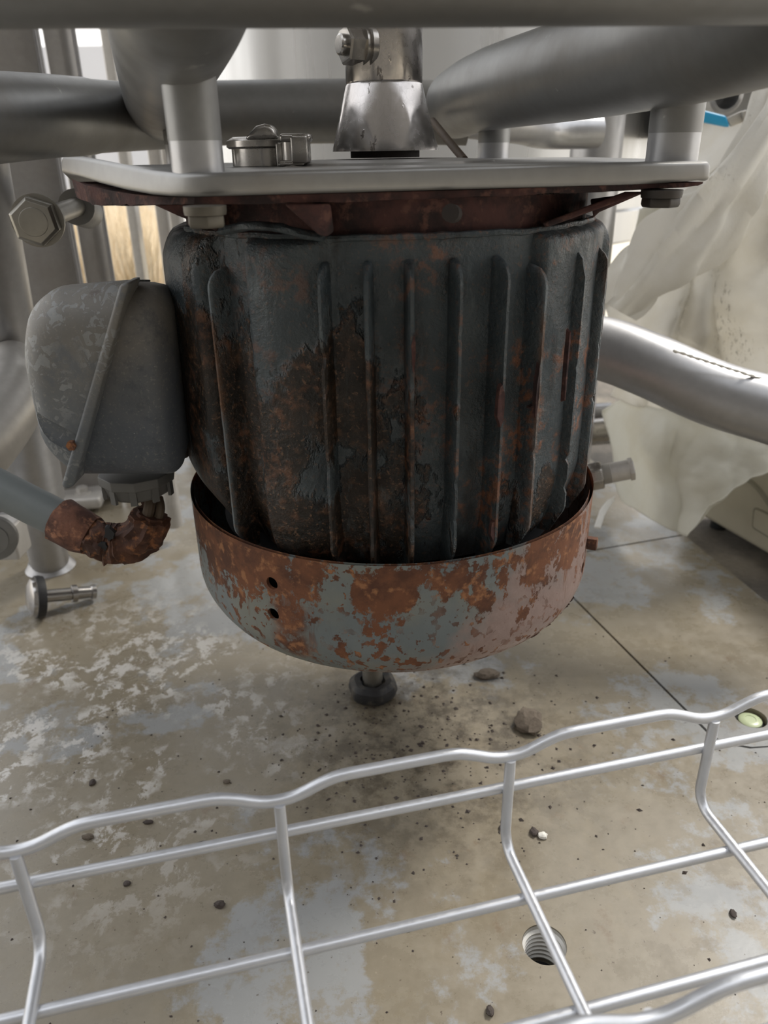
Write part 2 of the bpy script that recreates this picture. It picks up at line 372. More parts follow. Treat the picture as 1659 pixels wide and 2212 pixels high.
cnrR = [cnr[-1] + Vector((.6, .13, 0))]
g_ = .0011; nrm = Vector((dS.y, -dS.x, 0)).normalized()
if nrm.x < 0: nrm = -nrm
rA, rB = G(1480, 1157), G(1659, 1302); dR = (rB-rA).normalized()
q1, q2 = G(1270, 1191), G(1480, 1155)                   # cross joint between the two right sheets
# crossing of the cross joint with the long joint
def cross(p, d, q, e):
    den = d.x*e.y-d.y*e.x; t = ((q.x-p.x)*e.y-(q.y-p.y)*e.x)/den; return p+d*t
dq = (q2-q1).normalized(); X1 = cross(sA, dS, q1, dq); X2 = cross(rA, dR, q1, dq)
# hole cutter in the main sheet, bubble level cutter in the right sheet
hc = G(1176, 2040); HR = .0128
main = [Vector((-1.1, -.35, 0)), Vector((1.0, -.35, 0)), Vector((1.0, cnrR[0].y, 0)), cnrR[0]] + cnr[::-1] + [back, Vector((-1.1, back.y, 0))]
main_floor = slab('floor_panel', main, holes=[(hc, HR)])
lc = G(1622, 1550); LR = .0125
off = [p+nrm*2*g_+Vector((0, .0012, 0)) for p in cnr]
rE = rA + dR*.5
slab('floor_panel', [off[0]] + off[1:] + [off[-1]+Vector((.02, .01, 0)), rE] + [X2 + dR*.001] + [X1+nrm*2*g_+dS*.001], holes=[(lc, LR)])
slab('floor_panel', [X1+nrm*2*g_-dS*.0015, X2-dR*.0015, X2-dR*.75, back+nrm*2*g_])
# dark bearers under the joints close the gap from below
MB().tube([back+Vector((0, 0, -.024)), cnr[0]+Vector((0, 0, -.024))], .011, 8).tube([c+Vector((0, 0, -.024)) for c in cnr+cnrR], .011, 8)\
    .tube([X1+Vector((0, 0, -.024)), X2+Vector((0, 0, -.024))], .011, 8).build('floor_bearer', M_slot, floor)
# threaded bush
b = MB(); prof = [(HR*.99, -.001)]
prof += [(HR*.99, -.004)]
for k in range(7): prof += [(HR*.86, -.0052-k*.0036), (HR*.86, -.0060-k*.0036), (HR*.985, -.0070-k*.0036), (HR*.985, -.0078-k*.0036)]
b.lathe(prof, hc); b.f = [f for f in b.f if len(f) == 4]
b.build('threaded_bush', M_thread, floor, smooth=False)
MB().lathe([(HR*.95, -.034), (HR*.95, -.0325)], hc).build('hole_bottom', M_slot, floor)
lv = thing('spirit_level', 'round pale green spirit level sunk in the floor sheet at right', 'level', tuple(lc+Vector((0, 0, -.012))))
MB().lathe([(LR*.93, -.012), (LR*.93, -.006), (LR*.8, -.006)], lc, seg=32).build('socket', M_slot, lv)
MB().lathe([(LR*.72, -.006), (LR*.72, -.0025), (LR*.6, -.0015), (LR*.35, -.0013), (LR*.33, -.0017), (0, -.0017)], lc, seg=32).build('vial', M_green, lv)

# concrete strip on the right, lower than the sheets
c0 = rA-dR*.9; c1 = rE
b = MB().loops([Vector((p.x, p.y, GZ+.001)) for p in (c0, c1, c1+Vector((1.6, .4, 0)), c0+Vector((1.6, 0, 0)))],
               [Vector((p.x, p.y, -.016)) for p in (c0, c1, c1+Vector((1.6, .4, 0)), c0+Vector((1.6, 0, 0)))])
tag(b.build('ground_strip', M_asph, bevel=0), kind='structure')
tag(MB().box((-1.4, 6.2, .53), (6.0, .2, 1.13)).build('wall_back', M_farwall, smooth=False), kind='structure')
# added unseen dark wall behind the camera, keeps light off the near sides
tag(MB().box((0, -1.05, 1.2), (7.0, .12, 2.5)).build('shade_wall', M_darkwall, smooth=False), kind='structure')
# dry grass bank
b = MB(); rnd = random.Random(3)
for i in range(9000):
    y = 1.7+rnd.random()**1.3*3.2; x = -y*(.275+rnd.random()*.22); h = .10+rnd.random()*.22
    a = rnd.random()*6.28; wd = .006; lx, ly = rnd.gauss(0, .07), rnd.gauss(0, .07)
    dx, dy = math.cos(a)*wd, math.sin(a)*wd; o = len(b.v)
    b.v += [Vector((x-dx, y-dy, GZ)), Vector((x+dx, y+dy, GZ)), Vector((x+lx, y+ly, GZ+h))]; b.f.append((o, o+1, o+2))
tag(b.build('dry_grass', M_grass, smooth=False), 'sunlit dry straw coloured grass seen through the gap at left', 'grass', kind='stuff')

# ------------------------------------------------------------------ background tank, added shading vessel overhead
tank = thing('storage_tank', 'large streaked stainless steel tank standing behind the motor', 'tank', (.06, 1.72, GZ))
TZ = P(1345, 548, 1.22).z
tb = MB().lathe([(.50, TZ), (.505, TZ+.004), (.505, TZ+.05), (.50, TZ+.054), (.50, 1.5)], (.06, 1.72, 0), seg=96)
tb.build('shell', M_tank, tank)
for ax_, ay_ in ((.37, 1.42), (-.26, 1.42), (.36, 2.02), (-.24, 2.02)):
    MB().lathe([(.033, GZ), (.03, GZ+.01), (.03, TZ+.02)], (ax_, ay_, 0), seg=24).build('leg', M_tube_low, tank)
ves = thing('shade_vessel', 'added unseen vessel above the frame that shades the motor', 'vessel', (0, .60, .80))  # added out of view to block the sky and shade the motor
MB().lathe([(.05, .80), (.45, .92), (.56, 1.05), (.56, 2.0)], (0, .60, 0), seg=64).build('shell', M_vessel, ves)

# ------------------------------------------------------------------ sheet metal column at left
col_ = thing('support_column', 'folded grey sheet steel column at the far left behind the frame', 'column', tuple(P(120, 400, .95).xy)+(GZ,))
YC = .95
xe = [P(-260, 330, YC).x, P(118, 330, YC).x, P(132, 330, YC).x, P(183, 330, YC).x, P(190, 330, YC).x]
def vsheet(x0, x1, y0, y1, name, mat, th=.004, z0=0.001, z1=.73):
    d = Vector((x1-x0, y1-y0, 0)).normalized(); n_ = Vector((-d.y, d.x, 0))*th
    a, b_ = Vector((x0, y0, z0)), Vector((x1, y1, z0)); A = [a, b_, b_+n_, a+n_]
    return MB().loops(A, [p+Vector((0, 0, z1-z0)) for p in A]).build(name, mat, col_, bevel=.001)
vsheet(xe[0], xe[1], YC-.06, YC, 'side_panel', M_panel)
vsheet(xe[1], xe[2], YC, YC-.012, 'folded_lip', M_tube_low)
vsheet(xe[2], xe[3], YC+.01, YC+.03, 'web_panel', M_panel)
vsheet(xe[3], xe[4], YC+.02, YC+.012, 'folded_lip', M_tube_low)
# base plate with a bolt
bp = G(172, 1075, .02)
MB().box((bp.x-.02, bp.y+.03, .014), (.085, .085, .016), Euler((0, 0, R(8)))).build('base_plate', M_cream, col_, bevel=.004)
MB().lathe([(.011, .022), (.011, .024)], (bp.x, bp.y+.012, 0), seg=24).lathe([(.0075, .024), (.0075, .030)], (bp.x, bp.y+.012, 0), facets=6).build('base_bolt', M_cream, col_)

# pale frame uprights behind the gap
fr = thing('pale_gate_frame', 'pale grey metal uprights beyond the gap left of the motor', 'frame', tuple(P(300, 400, 1.35).xy)+(GZ,))
for (a, b2, Y) in ((252, 272, 1.5), (316, 340, 1.18), (346, 368, 1.16)):
    x0, x1 = P(a, 330, Y).x, P(b2, 330, Y).x
    MB().box(((x0+x1)/2, Y+.02, .75+GZ), (x1-x0, .03, 1.5)).build('upright', M_cream, fr, bevel=.002)
MB().box((P(300, 640, 1.2).x, 1.25, P(300, 655, 1.2).z), (.20, .03, .035)).build('cross_rail', M_cream, fr, bevel=.002)

# hex bolt standing out of the column toward the camera
bt = thing('hex_bolt', 'bright hex bolt with washer sticking out at far left beside the rusty flange', 'bolt', tuple(P(120, 480, .56)))
h0 = P(72, 480, .46); h1 = P(165, 447, .60); ax_ = (h1-h0).normalized()
r_ = 46/F*(h0-EYE).length*.97
MB().lathe([(r_*.86, 0), (r_, .002), (r_, .011)], h0, ax_, facets=6, phase=.35).lathe([(r_*.55, -.0003), (r_*.6, .0001)], h0, ax_, seg=24).build('head', M_bolt, bt, bevel=.0008)
MB().lathe([(r_*1.08, .011), (r_*1.08, .014), (r_*1.02, .015)], h0, ax_, seg=32).build('washer', M_bolt, bt)
MB().lathe([(r_*.47, .014), (r_*.47, (h1-h0).length)], h0, ax_, seg=28).build('shank', M_bolt, bt)
sk = P(190, 460, .68)
MB().tube([h1, h1+(sk-h1)*.9], .0125, 20).build('dark_boss', M_tube, bt)

# ------------------------------------------------------------------ tubular frame with the mounting plate
AX, AY = .004, .50
frame = thing('tubular_frame', 'grey welded stainless tube frame carrying the motor on a thick plate', 'frame', (-.335, .67, 0))
# top beam, nearest the camera
by = .275; br = .030
bl, brt = P(-150, 52, by-.0), P(1800, 62, by)
MB().tube([bl+Vector((-.1, 0, br*1.0)), (bl+brt)/2+Vector((0, 0, br*.99)), brt+Vector((.15, 0, br*1.0))], br, 40).build('top_beam', M_tube, frame)
# side tubes, running back and slightly down over the posts
LP = [P(425, 372, .350), P(1447, 348, .405)]
def sidetube(pts, r, name='side_tube'): MB().tube(catmull(pts, 8), r, 40).build(name, M_tube, frame)
rr_ = .0255
lt = [Vector((-.058, .272, EYE.z+.070)), Vector((-.066, .31, EYE.z+.057)), Vector((-.080, .36, EYE.z+.051)), Vector((-.153, .62, EYE.z+.041)), Vector((-.185, .74, EYE.z+.034))]
sidetube(lt, .0265)
rt = [P(2100, -210, .25), P(1790, -40, .305), P(1450, 92, .405), P(1240, 150, .50), P(1050, 196, .63), P(985, 225, .71)]
sidetube(rt, [.0270]*16+[.0262]*8+[.0262]*8+[.0258]*8+[.0255])
# back tube with the swan neck at its left end
bt_ = [P(-210, 262, .47), P(-60, 257, .52), P(80, 252, .58), P(200, 252, .65), P(330, 252, .72), P(520, 244, .75), P(800, 241, .75), P(1010, 246, .75)]
pts = catmull(bt_, 8); MB().tube(pts, [.0258 if i < 24 else .0250 for i in range(len(pts))], 40).build('back_tube', M_tube, frame)
# further branch and upright at right
MB().tube(catmull([P(985, 252, .76), P(1120, 270, .82), P(1180, 284, .88), P(1290, 284, .9)], 6), .0165, 32).build('branch_tube', M_tube_low, frame)
up_ = P(1290, 300, .95)
MB().tube([(up_.x, .95, .01), (up_.x, .95, .8)], .0285, 36).build('rear_upright', M_tube_low, frame)
# posts (upper blasted, lower bright)
def post(px, py, Y, wpx, ztop, nm='post'):
    p = P(px, py, Y); r = wpx/2/F*((p-EYE) @ (CR @ Vector((0, 0, -1)))) ; r *= 1.03; c = Vector((p.x*1.03, Y+r*1.08, 0))
    MB().lathe([(r, p.z+.012), (r, ztop)], c, seg=32).build(nm, M_tube, frame)
    MB().lathe([(r*.985, p.z-.006), (r*.985, p.z+.0122)], c, seg=32).build('bright_spigot', M_tube_low, frame)
    return c, r
post(427, 372, .352, 114, EYE.z+.045)
post(1452, 346, .405, 110, EYE.z+.045)
post(1063, 346, .640, 67, EYE.z+.035)
post(400, 352, .60, 70, EYE.z+.035)
# weld collars where posts meet tubes
def ring(c, r, z, t=.0022): MB().lathe([(r, z-t), (r+t, z), (r, z+t)], c, seg=32).build('weld_bead', M_tube, frame)
# mounting plate
top = [(133, 336), (170, 338), (215, 346), (270, 357), (325, 368), (370, 374), (420, 374), (480, 372), (650, 367), (900, 361), (1200, 353), (1400, 349), (1520, 347), (1536, 349)]
bot = [(131, 371), (168, 383), (213, 397), (268, 411), (323, 421), (368, 426), (420, 425), (480, 424), (650, 418), (900, 412), (1200, 404), (1400, 398), (1519, 392), (1535, 390)]
Ys = [.435, .422, .405, .388, .370, .356, .349, .348, .356, .368, .383, .393, .400, .402]
A = [P(a[0], a[1], y) for a, y in zip(top, Ys)]; B = [P(a[0], a[1], y) for a, y in zip(bot, Ys)]
bk = [(.160, .45), (.155, .62), (.12, .665), (-.13, .655), (-.165, .60), (-.170, .47)]
zt, zb = P(900, 361, .368).z, P(900, 412, .368).z
A += [Vector((x, y, zt)) for x, y in bk]; B += [Vector((x, y, zb)) for x, y in bk]
MB().loops(B, A).build('mounting_plate', M_plate, frame, bevel=.0022)
MB().lathe([(.066, zt-.001), (.064, zt+.001), (.045, zt+.0022), (.0, zt+.0025)], (AX, AY, 0), seg=48).build('raised_boss', M_plate, frame)
# leg down to the floor: sleeve, inner foot tube, weld flare
lb = G(110, 1225); lt_ = P(-75, 345, .585)
mid = lb+(lt_-lb)*.26
MB().tube([mid, lt_+(lt_-mid)*.06], .0275, 36).build('leg_sleeve', M_tube_low, frame)
MB().tube([lb+Vector((0, 0, .002)), mid+(mid-lb)*.1], .0205, 32).build('leg', M_tube_low, frame)
MB().lathe([(.027, .0005), (.0245, .004), (.0215, .010)], (lb.x, lb.y, 0), seg=32).build('weld_flare', M_tube_low, frame)
# bright elbow joining the leg from the front left
MB().tube(catmull([P(30, 775, .62), P(20, 850, .58), P(-30, 930, .53), P(-110, 1010, .48), P(-200, 1070, .45)], 6), [.018]*2+[.024]*3+[.027]*20, 32).build('elbow', M_cream, frame)
# right hand brace with weld bead
rb = catmull([P(1180, 735, .72), P(1300, 753, .70), P(1400, 788, .68), P(1539, 849, .655), P(1700, 898, .63), P(1900, 975, .60)], 8)
MB().tube(rb, .0285, 40).build('brace', M_tube_low, frame)
wb = [P(1455+i*5.5, 757+i*1.78+NZ((i*.4, 0, 0), 1)*1.5, .632) for i in range(60)]
MB().tube(wb, [.0011+.0004*math.sin(i*2.1) for i in range(60)], 8).build('weld_seam', M_chip, frame)

# shaft guard with flared skirt
sg = thing('shaft_guard', 'polished steel tube flaring to a cone above the plate', 'shaft guard', (AX, AY, P(831, 330, .47).z))
sx = P(830, 200, .5).x
ztop = .56; zj = P(829, 175, .478).z; zbm = P(831, 326, .470).z
def sjit(a, t): return .0004*math.sin(3*a+1) if t < zbm+.006 else 0
MB().lathe([(.0218, ztop), (.0218, zj+.001), (.0214, zj), (.0220, zj-.001), (.0262, (zj+zbm)/2), (.0306, zbm+.002), (.0309, zbm), (.0285, zbm)], (sx, AY, 0), seg=64, jit=sjit).build('cone', M_polish, sg)
MB().lathe([(.0203, zt+.003), (.0203, zbm+.004)], (sx, AY, 0), seg=40).build('shaft_collar', M_gasket, sg)
nb0 = P(788, 100, .487); nd = Vector((-.86, -.50, .02)).normalized()
MB().lathe([(.0125, -.002), (.0125, .0012), (.0105, .0013), (.0105, .0035)], nb0, nd, seg=32).build('washer', M_cast, sg)
MB().lathe([(.0098, .0035), (.0098, .0118), (.0088, .0128)], nb0, nd, facets=6, phase=.2).build('hex_nut', M_cast, sg)
MB().lathe([(.0052, .012), (.0052, .0155), (.0042, .0162)], nb0, nd, seg=24).build('bolt_end', M_cast, sg)

# camlock cap on the plate
cp = thing('clamp_cap', 'cast steel clamp cap with a lifting lug standing on the plate left of the cone', 'clamp', tuple(P(560, 355, .46)))
YK = .462
k0 = P(565, 352, YK); kx = k0.x; ky = .485
kr = (P(648, 330, YK).x-P(482, 330, YK).x)/2*.98; kzt = P(565, 311, YK-.02).z
MB().lathe([(kr*.95, zt), (kr*.95, kzt-.002)], (kx, ky, 0), seg=48).build('body', M_cast, cp)
MB().lathe([(kr*1.02, kzt-.002), (kr*1.08, kzt-.001), (kr*1.08, kzt+.002), (kr*.9, kzt+.004), (0, kzt+.0045)], (kx, ky, 0), seg=48).build('lid', M_cast, cp)
lug = [(526, 302), (540, 285), (552, 272), (570, 267), (584, 269), (592, 280), (598, 300)]
MB().loops([P(a, b, .448)+Vector((0, 0, 0)) for a, b in lug], [P(a, b, .448)+Vector((0, .016, 0)) for a, b in lug]).build('lug', M_cast, cp, bevel=.0025)
MB().box(P(650, 322, .455), (.009, .022, .0135)).box(P(640, 298, .455), (.016, .020, .004)).box(P(632, 352, .455), (.014, .018, .003)).build('hinge_bracket', M_cast, cp, bevel=.0015)
c_ = P(632, 333, .452)
MB().lathe([(.0048, -.0065), (.0055, -.006), (.0055, .006), (.0048, .0065)], c_, (0, 0, 1), seg=24).build('hinge_barrel', M_cast, cp)
MB().box(P(607, 334, .458), (.004, .012, .012)).build('hinge_ear', M_cast, cp, bevel=.001)

rd = MB().tube([P(935, 262, .66), P(965, 300, .60), P(1003, 345, .575)], .0028, 12)
rdt = P(970, 300, .60)
tag(rd.build('thin_rod', M_cable, loc=rdt), 'thin dark rod slanting behind the cone down to the plate', 'rod')

# bolts under the plate
def under_bolt(px, py0, py1, Y, wpx, mat, label, phase):
    p0 = P(px, py0, Y); p1 = P(px, py1, Y); z_ = (p0-EYE).dot(CR @ Vector((0, 0, -1))); r = wpx/2/F*z_
    t = thing('plate_bolt', label, 'bolt', tuple(p0), 'bolts under the plate'); c = Vector((p0.x, p0.y+r*.6, 0))
    MB().lathe([(r*1.10, p0.z-.0035), (r*1.14, p0.z-.002), (r*1.14, p0.z)], c, seg=32).build('washer', mat, t)
    MB().lathe([(r*1.0, p1.z), (r*1.08, p1.z+.0015), (r*1.06, p0.z-.0033)], c, facets=6, phase=phase).build('head', mat, t, bevel=.0007)
under_bolt(437, 446, 494, .335, 82, M_boltd, 'clean zinc hex bolt under the left end of the plate', .25)
under_bolt(1438, 411, 449, .395, 78, M_steel_dk, 'dark hex bolt under the right end of the plate', .18)

# bits beyond the conduit
pg = P(369, 1085, .82)
tag(MB().lathe([(.0095, pg.z-.03), (.0100, pg.z-.028), (.0100, pg.z+.05)], (pg.x, pg.y, 0), seg=24).build('pale_peg', M_cream, loc=pg), 'short cream post standing behind the cable gland', 'post')
hb_ = thing('hose_reel_flange', 'round grey flange with a pale block at the far left edge', 'flange', tuple(P(-8, 1160, .60)))
fx = P(-14, 1162, .60)
MB().lathe([(.018, -.004), (.020, -.003), (.020, .003), (.018, .004)], fx, (.25, -.95, .1), 32).lathe([(.013, -.006), (.013, .006)], fx, (.25, -.95, .1), 32).build('flange', M_tube, hb_)
MB().box(P(20, 1160, .66), (.026, .03, .036)).build('block', M_cream, hb_, bevel=.003)
# ------------------------------------------------------------------ the motor
motor = thing('electric_motor', 'rusted ribbed electric motor hanging upright below the steel plate', 'motor', (AX, AY, .118))
def phi(px, py=900, r=.1345):
    d = ray(px, py); t = d.x/d.y; best = min(range(-900, 901), key=lambda k: abs(AX+r*math.sin(R(k/10))-t*(AY-r*math.cos(R(k/10)))) if (AY-r*math.cos(R(k/10)))*0 == 0 and k/10 > -76 and k/10 < 76 else 9)
    return R(best/10)
def pol(r, a, z, cx=0): return Vector((AX+cx+r*math.sin(a), AY-r*math.cos(a), z))
zF = P(850, 520, .372).z     # top of ribbed body
zR = P(848, 1222, AY-.137).z # cowl rim
zB = zR-.012
# rusty flange plate below the mounting plate
ftop = [(155, 386), (185, 400), (240, 412), (300, 421), (360, 426), (420, 426), (650, 420), (1000, 411), (1300, 401), (1500, 394), (1519, 393)]
fbot = [(165, 425), (200, 443), (250, 443), (300, 443), (350, 442), (420, 441), (650, 439), (1000, 427), (1300, 413), (1500, 403), (1517, 400)]
fY = [.432, .415, .40, .385, .370, .358, .362, .378, .392, .402, .404]
fa = [P(a[0], a[1], y+.002) for a, y in zip(ftop, fY)]; fb = [P(a[0], a[1], y+.002) for a, y in zip(fbot, fY)]
zf0 = min(fb[6].z, fb[7].z)
fb_back = [(.152, .45), (.145, .60), (.11, .64), (-.12, .63), (-.155, .58), (-.158, .46)]
fa += [Vector((x, y, zb-.0005)) for x, y in fb_back]; fb += [Vector((x, y, zf0)) for x, y in fb_back]
# ragged lower edge
A2 = []; B2 = []
for i in range(len(fa)):
    a, a2, b_, b2 = fa[i], fa[(i+1) % len(fa)], fb[i], fb[(i+1) % len(fb)]; n_ = 8 if i < 10 else 2
    for k in range(n_):
        t = k/n_; A2.append(a.lerp(a2, t)); q = b_.lerp(b2, t); q = q+Vector((0, 0, .0009*NZ(q, 260)+.0004*NZ(q, 800))); B2.append(q)
MB().loops(B2, A2).build('flange_plate', M_rust_dark, motor)
# neck ring
def rj(a, t): return .0006*NZ((a*3, t*60, 0), 2)
MB().lathe([(.118, zF-.01), (.1185, zF+.004), (.1185, zf0+.002)], (AX, AY, 0), seg=72, jit=rj).build('neck', M_rust_dark, motor)
# gussets from the flange corners to the neck
def gusset(pa, pb, th, w, mat=M_rust_dark):
    MB().tube([pa, pb], [w, w*.75], 10, flat=.5).build('gusset', mat, motor, bevel=0)
MB().loops([P(612, 440, .362), P(715, 440, .362), P(722, 500, .372), P(708, 512, .366), P(690, 509, .362)],
           [P(632, 440, .385), P(705, 440, .385), P(716, 498, .385), P(706, 506, .385), P(694, 504, .385)]).build('gusset', M_rust_dark, motor, bevel=.0015)
MB().loops([P(1180, 492, .40), P(1395, 414, .405), P(1350, 414, .405), P(1170, 482, .40)],
           [P(1180, 492, .43), P(1395, 414, .43), P(1350, 414, .43), P(1170, 482, .43)]).build('gusset', M_rust_dark, motor, bevel=.001)
MB().loops([P(330, 441, .39), P(470, 441, .39), P(470, 500, .40), P(385, 466, .39)],
           [P(330, 441, .43), P(470, 441, .43), P(470, 500, .43), P(385, 466, .43)]).build('gusset', M_rust_dark, motor, bevel=.001)
MB().loops([P(1275, 430, .42), P(1400, 413, .42), P(1295, 458, .42), P(1282, 470, .42)],
           [P(1275, 430, .46), P(1400, 413, .46), P(1295, 458, .46), P(1282, 470, .46)]).build('gusset', M_rust_dark, motor, bevel=.001)
MB().tube([P(973, 460, .366), P(980, 462, .375)], .004, 12).build('plug', M_gasket, motor)

# ribbed shell
a_q0 = phi(1164); a_l = phi(462); a_p0 = phi(548); a_p1 = phi(688); a_r = phi(1296, 800)
def smooth(e0, e1, x): t = max(0, min(1, (x-e0)/(e1-e0))); return t*t*(3-2*t)
def rbody(a, z):
    base = .1225
    hi = 0
    d = R(2.0)
    hi = max(hi, 1-smooth(a_l-d, a_l+d, a)) * (1.0 if a < 0 else 0)
    hi2 = smooth(a_p0-d, a_p0+d*.4, a)*(1-smooth(a_p1-d*6, a_p1+d*3, a))
    hi3 = max(smooth(R(72), R(76), a), .62*smooth(a_q0, a_q0+d*.6, a))
    t = (z-zB)/(zF-zB)
    endt = min(1, math.sqrt(max(0, 1-max(0, (t-.86)/.14)**2))); endb = min(1, math.sqrt(max(0, 1-max(0, (.10-t)/.10)**2)))
    r = base+.0115*max(hi, hi2*.85, hi3)*endb
    r = min(r, .1238+.0112*endt)
    r = min(r, .116+.020*endb)
    r += .0006*NZ((math.sin(a)*.13, math.cos(a)*.13, z), 60)+.0005*NZ((math.sin(a)*.13, math.cos(a)*.13, z*.7), 25)
    tp = max(0, 1-t/.24)
    r -= tp**1.5*(.007+.018*(1-smooth(R(-62), R(-30), a))+.006*smooth(R(35), R(60), a))
    # barrel
    if hi > .3: r += .0022*math.sin(math.pi*min(1, max(0, t)))-.001
    return r
b = MB(); nu, nv = 420, 90
b.quadgrid(lambda i, j: pol(rbody(-math.pi+2*math.pi*i/nu, zB+(zF-zB)*j/(nv-1)), -math.pi+2*math.pi*i/nu, zB+(zF-zB)*j/(nv-1)), nu, nv, cu=True)
o = len(b.v); b.v += [Vector((AX, AY, zF)), Vector((AX, AY, zB-.006))]
for i in range(nu):
    k = (i+1) % nu; b.f += [(i*nv+nv-1, k*nv+nv-1, o), (k*nv, i*nv, o+1)]
b.build('housing', M_motor, motor, angle=60)
# fins
def fin(a, r1=.1350, w0=.0058, w1=.0034, z0=None, z1=None, chip=True, seed=0, lean=0):
    z0 = z0 or zB+.001; z1 = z1 or P(900, 560, .37).z; N = 56; b = MB(); rnd = random.Random(seed)
    prof = [(-1, 0), (-.92, .55), (-.8, .86), (-.45, 1), (.45, 1), (.8, .86), (.92, .55), (1, 0)]
    def fn(i, j):
        t = i/(N-1); z = z0+(z1-z0)*t; u, v = prof[j]
        e = min(1, math.sqrt(max(0, 1-max(0, (t-.93)/.07)**2)))*min(1, .45+.55*min(1, t/.10))
        if chip:
            c = NZ((seed*7.3, z*90, 0), 1); e *= 1-.25*max(0, c-.38)*3
        rt_ = .119+(r1-.119)*e; r = .119+(rt_-.119)*v
        wd = (w0+(w1-w0)*v)*.5; tang = u*wd/r
        return pol(r+.0002*NZ((i, j, seed), .9), a+tang+lean*v*.01+.0006*NZ((seed, z*40, 2), 1), z)
    b.quadgrid(fn, N, len(prof))
    b.f.append(tuple(range(len(prof)))); b.f.append(tuple((N-1)*len(prof)+k for k in range(len(prof)))[::-1])
    return b.build('cooling_fin', M_fin, motor, angle=50)
for i, px in enumerate((703, 797, 890, 990, 1084)):
    fin(phi(px), seed=i+1)
fin(phi(1162), .1345, .0055, .0035, z0=zB+.004, z1=P(1170, 570, .39).z, seed=11)
fin(phi(1236), .1350, .0055, .0035, z0=zB+.004, z1=P(1240, 535, .41).z, seed=12)
fin(phi(1292, 750), .1352, .005, .0035, z0=zB+.006, z1=P(1290, 530, .43).z, seed=13)
fin(phi(480), .1345, .0060, .0030, z0=zB, z1=P(480, 570, .41).z, seed=14)
for k in range(9): fin(R(92+k*11.5), seed=20+k, r1=.136)
for k in range(4): fin(R(-150+k*11), seed=40+k, r1=.136)
# folded shroud lip round the top of the housing
pts = [pol(.1225+.001*NZ((k*.3, 0, 0), 1), R(-62+k*2), zF+.001+.0012*NZ((k*.22, 3, 0), 1)) for k in range(68)]
MB().tube(pts, [.0016+.0006*NZ((k*.5, 1, 0), 1) for k in range(68)], 8).build('shroud_lip', M_motor, motor)
MB().tube(catmull([P(480, 498, .385), P(540, 488, .376), P(600, 492, .372), P(660, 506, .370), P(700, 512, .369)], 6), .0035, 12, jit=.3, flat=.6).build('sealant_strip', M_motor, motor)
# torn rust scales
rnd = random.Random(5)
def scale(px, py, w, h, r=.1365, mat=M_rust_hot, n=9):
    a = phi(px, py, r); d = ray(px, py); c = pol(r, a, 0); z = EYE.z+d.z*(c.y/d.y)
    pts = []
    for k in range(n):
        t = 2*math.pi*k/n; q = .75+.4*rnd.random(); pts.append((math.cos(t)*w*q, math.sin(t)*h*q))
    A = [pol(r-.0014, a+u/r, z+v) for u, v in pts]; B = [pol(r+.0008+.0006*rnd.random(), a+u*.9/r, z+v*.93) for u, v in pts]
    MB().loops(A, B).build('rust_scale', mat, motor, smooth=False)
for q in ((1080, 880, .0022, .012, .1352, M_rust_dark), (1158, 850, .0012, .016, .1350, M_rust_dark), (1222, 800, .0010, .022, .1352, M_rust_dark),
          (893, 762, .0012, .010, .1346, M_rust_dark), (1064, 1145, .0018, .007, .1335, M_rust_dark), (1150, 878, .0040, .0012, .1325, M_rust_dark)):
    scale(*q)

# fan cowl, drilled
RC = .1375; cx = .0018
zc0 = P(848, 1448, .40).z
CB = .129; FR = .036
prof = [(RC-.0022, zR+.0002), (RC, zR), (RC, CB+FR)]
for k in range(1, 13): t = math.pi/2*k/12; prof.append((RC-FR+FR*math.cos(t), CB+FR-FR*math.sin(t)))
prof += [(.06, CB-.002), (.0, CB-.002)]
inner = [(.0, CB+.0005), (.06, CB+.0005)] + [(RC-FR+(FR-.0022)*math.cos(t), CB+FR-(FR-.0022)*math.sin(t)) for t in [math.pi/2*k/8 for k in range(8, -1, -1)]] + [(RC-.0022, zR+.0002)]
def cj(a, t): return (.0009*NZ((math.cos(a)*2, math.sin(a)*2, t*20), 1))
b = MB(); full = prof[1:]+inner
full = [(r, z) for r, z in full]
seg = 128
pp = full[:]; b.lathe(pp, (AX+cx, AY, 0), seg=seg, jit=cj, caps=False)
cowl = b.build('fan_cowl', M_cowl, motor)
cuts = []
for (px, py, r) in ((577, 1263, .0040), (580, 1330, .0040), (1258, 1228, .0040)):
    a = phi(px, py, .139); d = ray(px, py); c = Vector((AX+cx+.139*math.sin(a), AY-.139*math.cos(a), 0)); c.z = EYE.z+d.z*c.y/d.y
    cuts.append(MB().lathe([(r, -.012), (r, .012)], c, (math.sin(a), -math.cos(a), 0), 24).build('cut', M_slot))
bake(cowl, cuts)
MB().lathe([(RC-.004, CB+.003), (RC-.004, CB+.02)], (AX+cx, AY, 0), seg=64)
MB().lathe([(.105, CB+.012), (.105, zB-.012), (.115, zB-.008)], (AX, AY, 0), seg=64).build('fan_end_shield', M_inside, motor)
a = phi(1268, 1172, .139); d = ray(1268, 1172); c = Vector((AX+cx+.1375*math.sin(a), AY-.1375*math.cos(a), 0)); c.z = EYE.z+d.z*c.y/d.y
MB().lathe([(.0045, 0), (.0045, .006), (.0035, .0065)], c, (math.sin(a), -math.cos(a), 0), facets=6).build('cowl_screw', M_rust, motor)
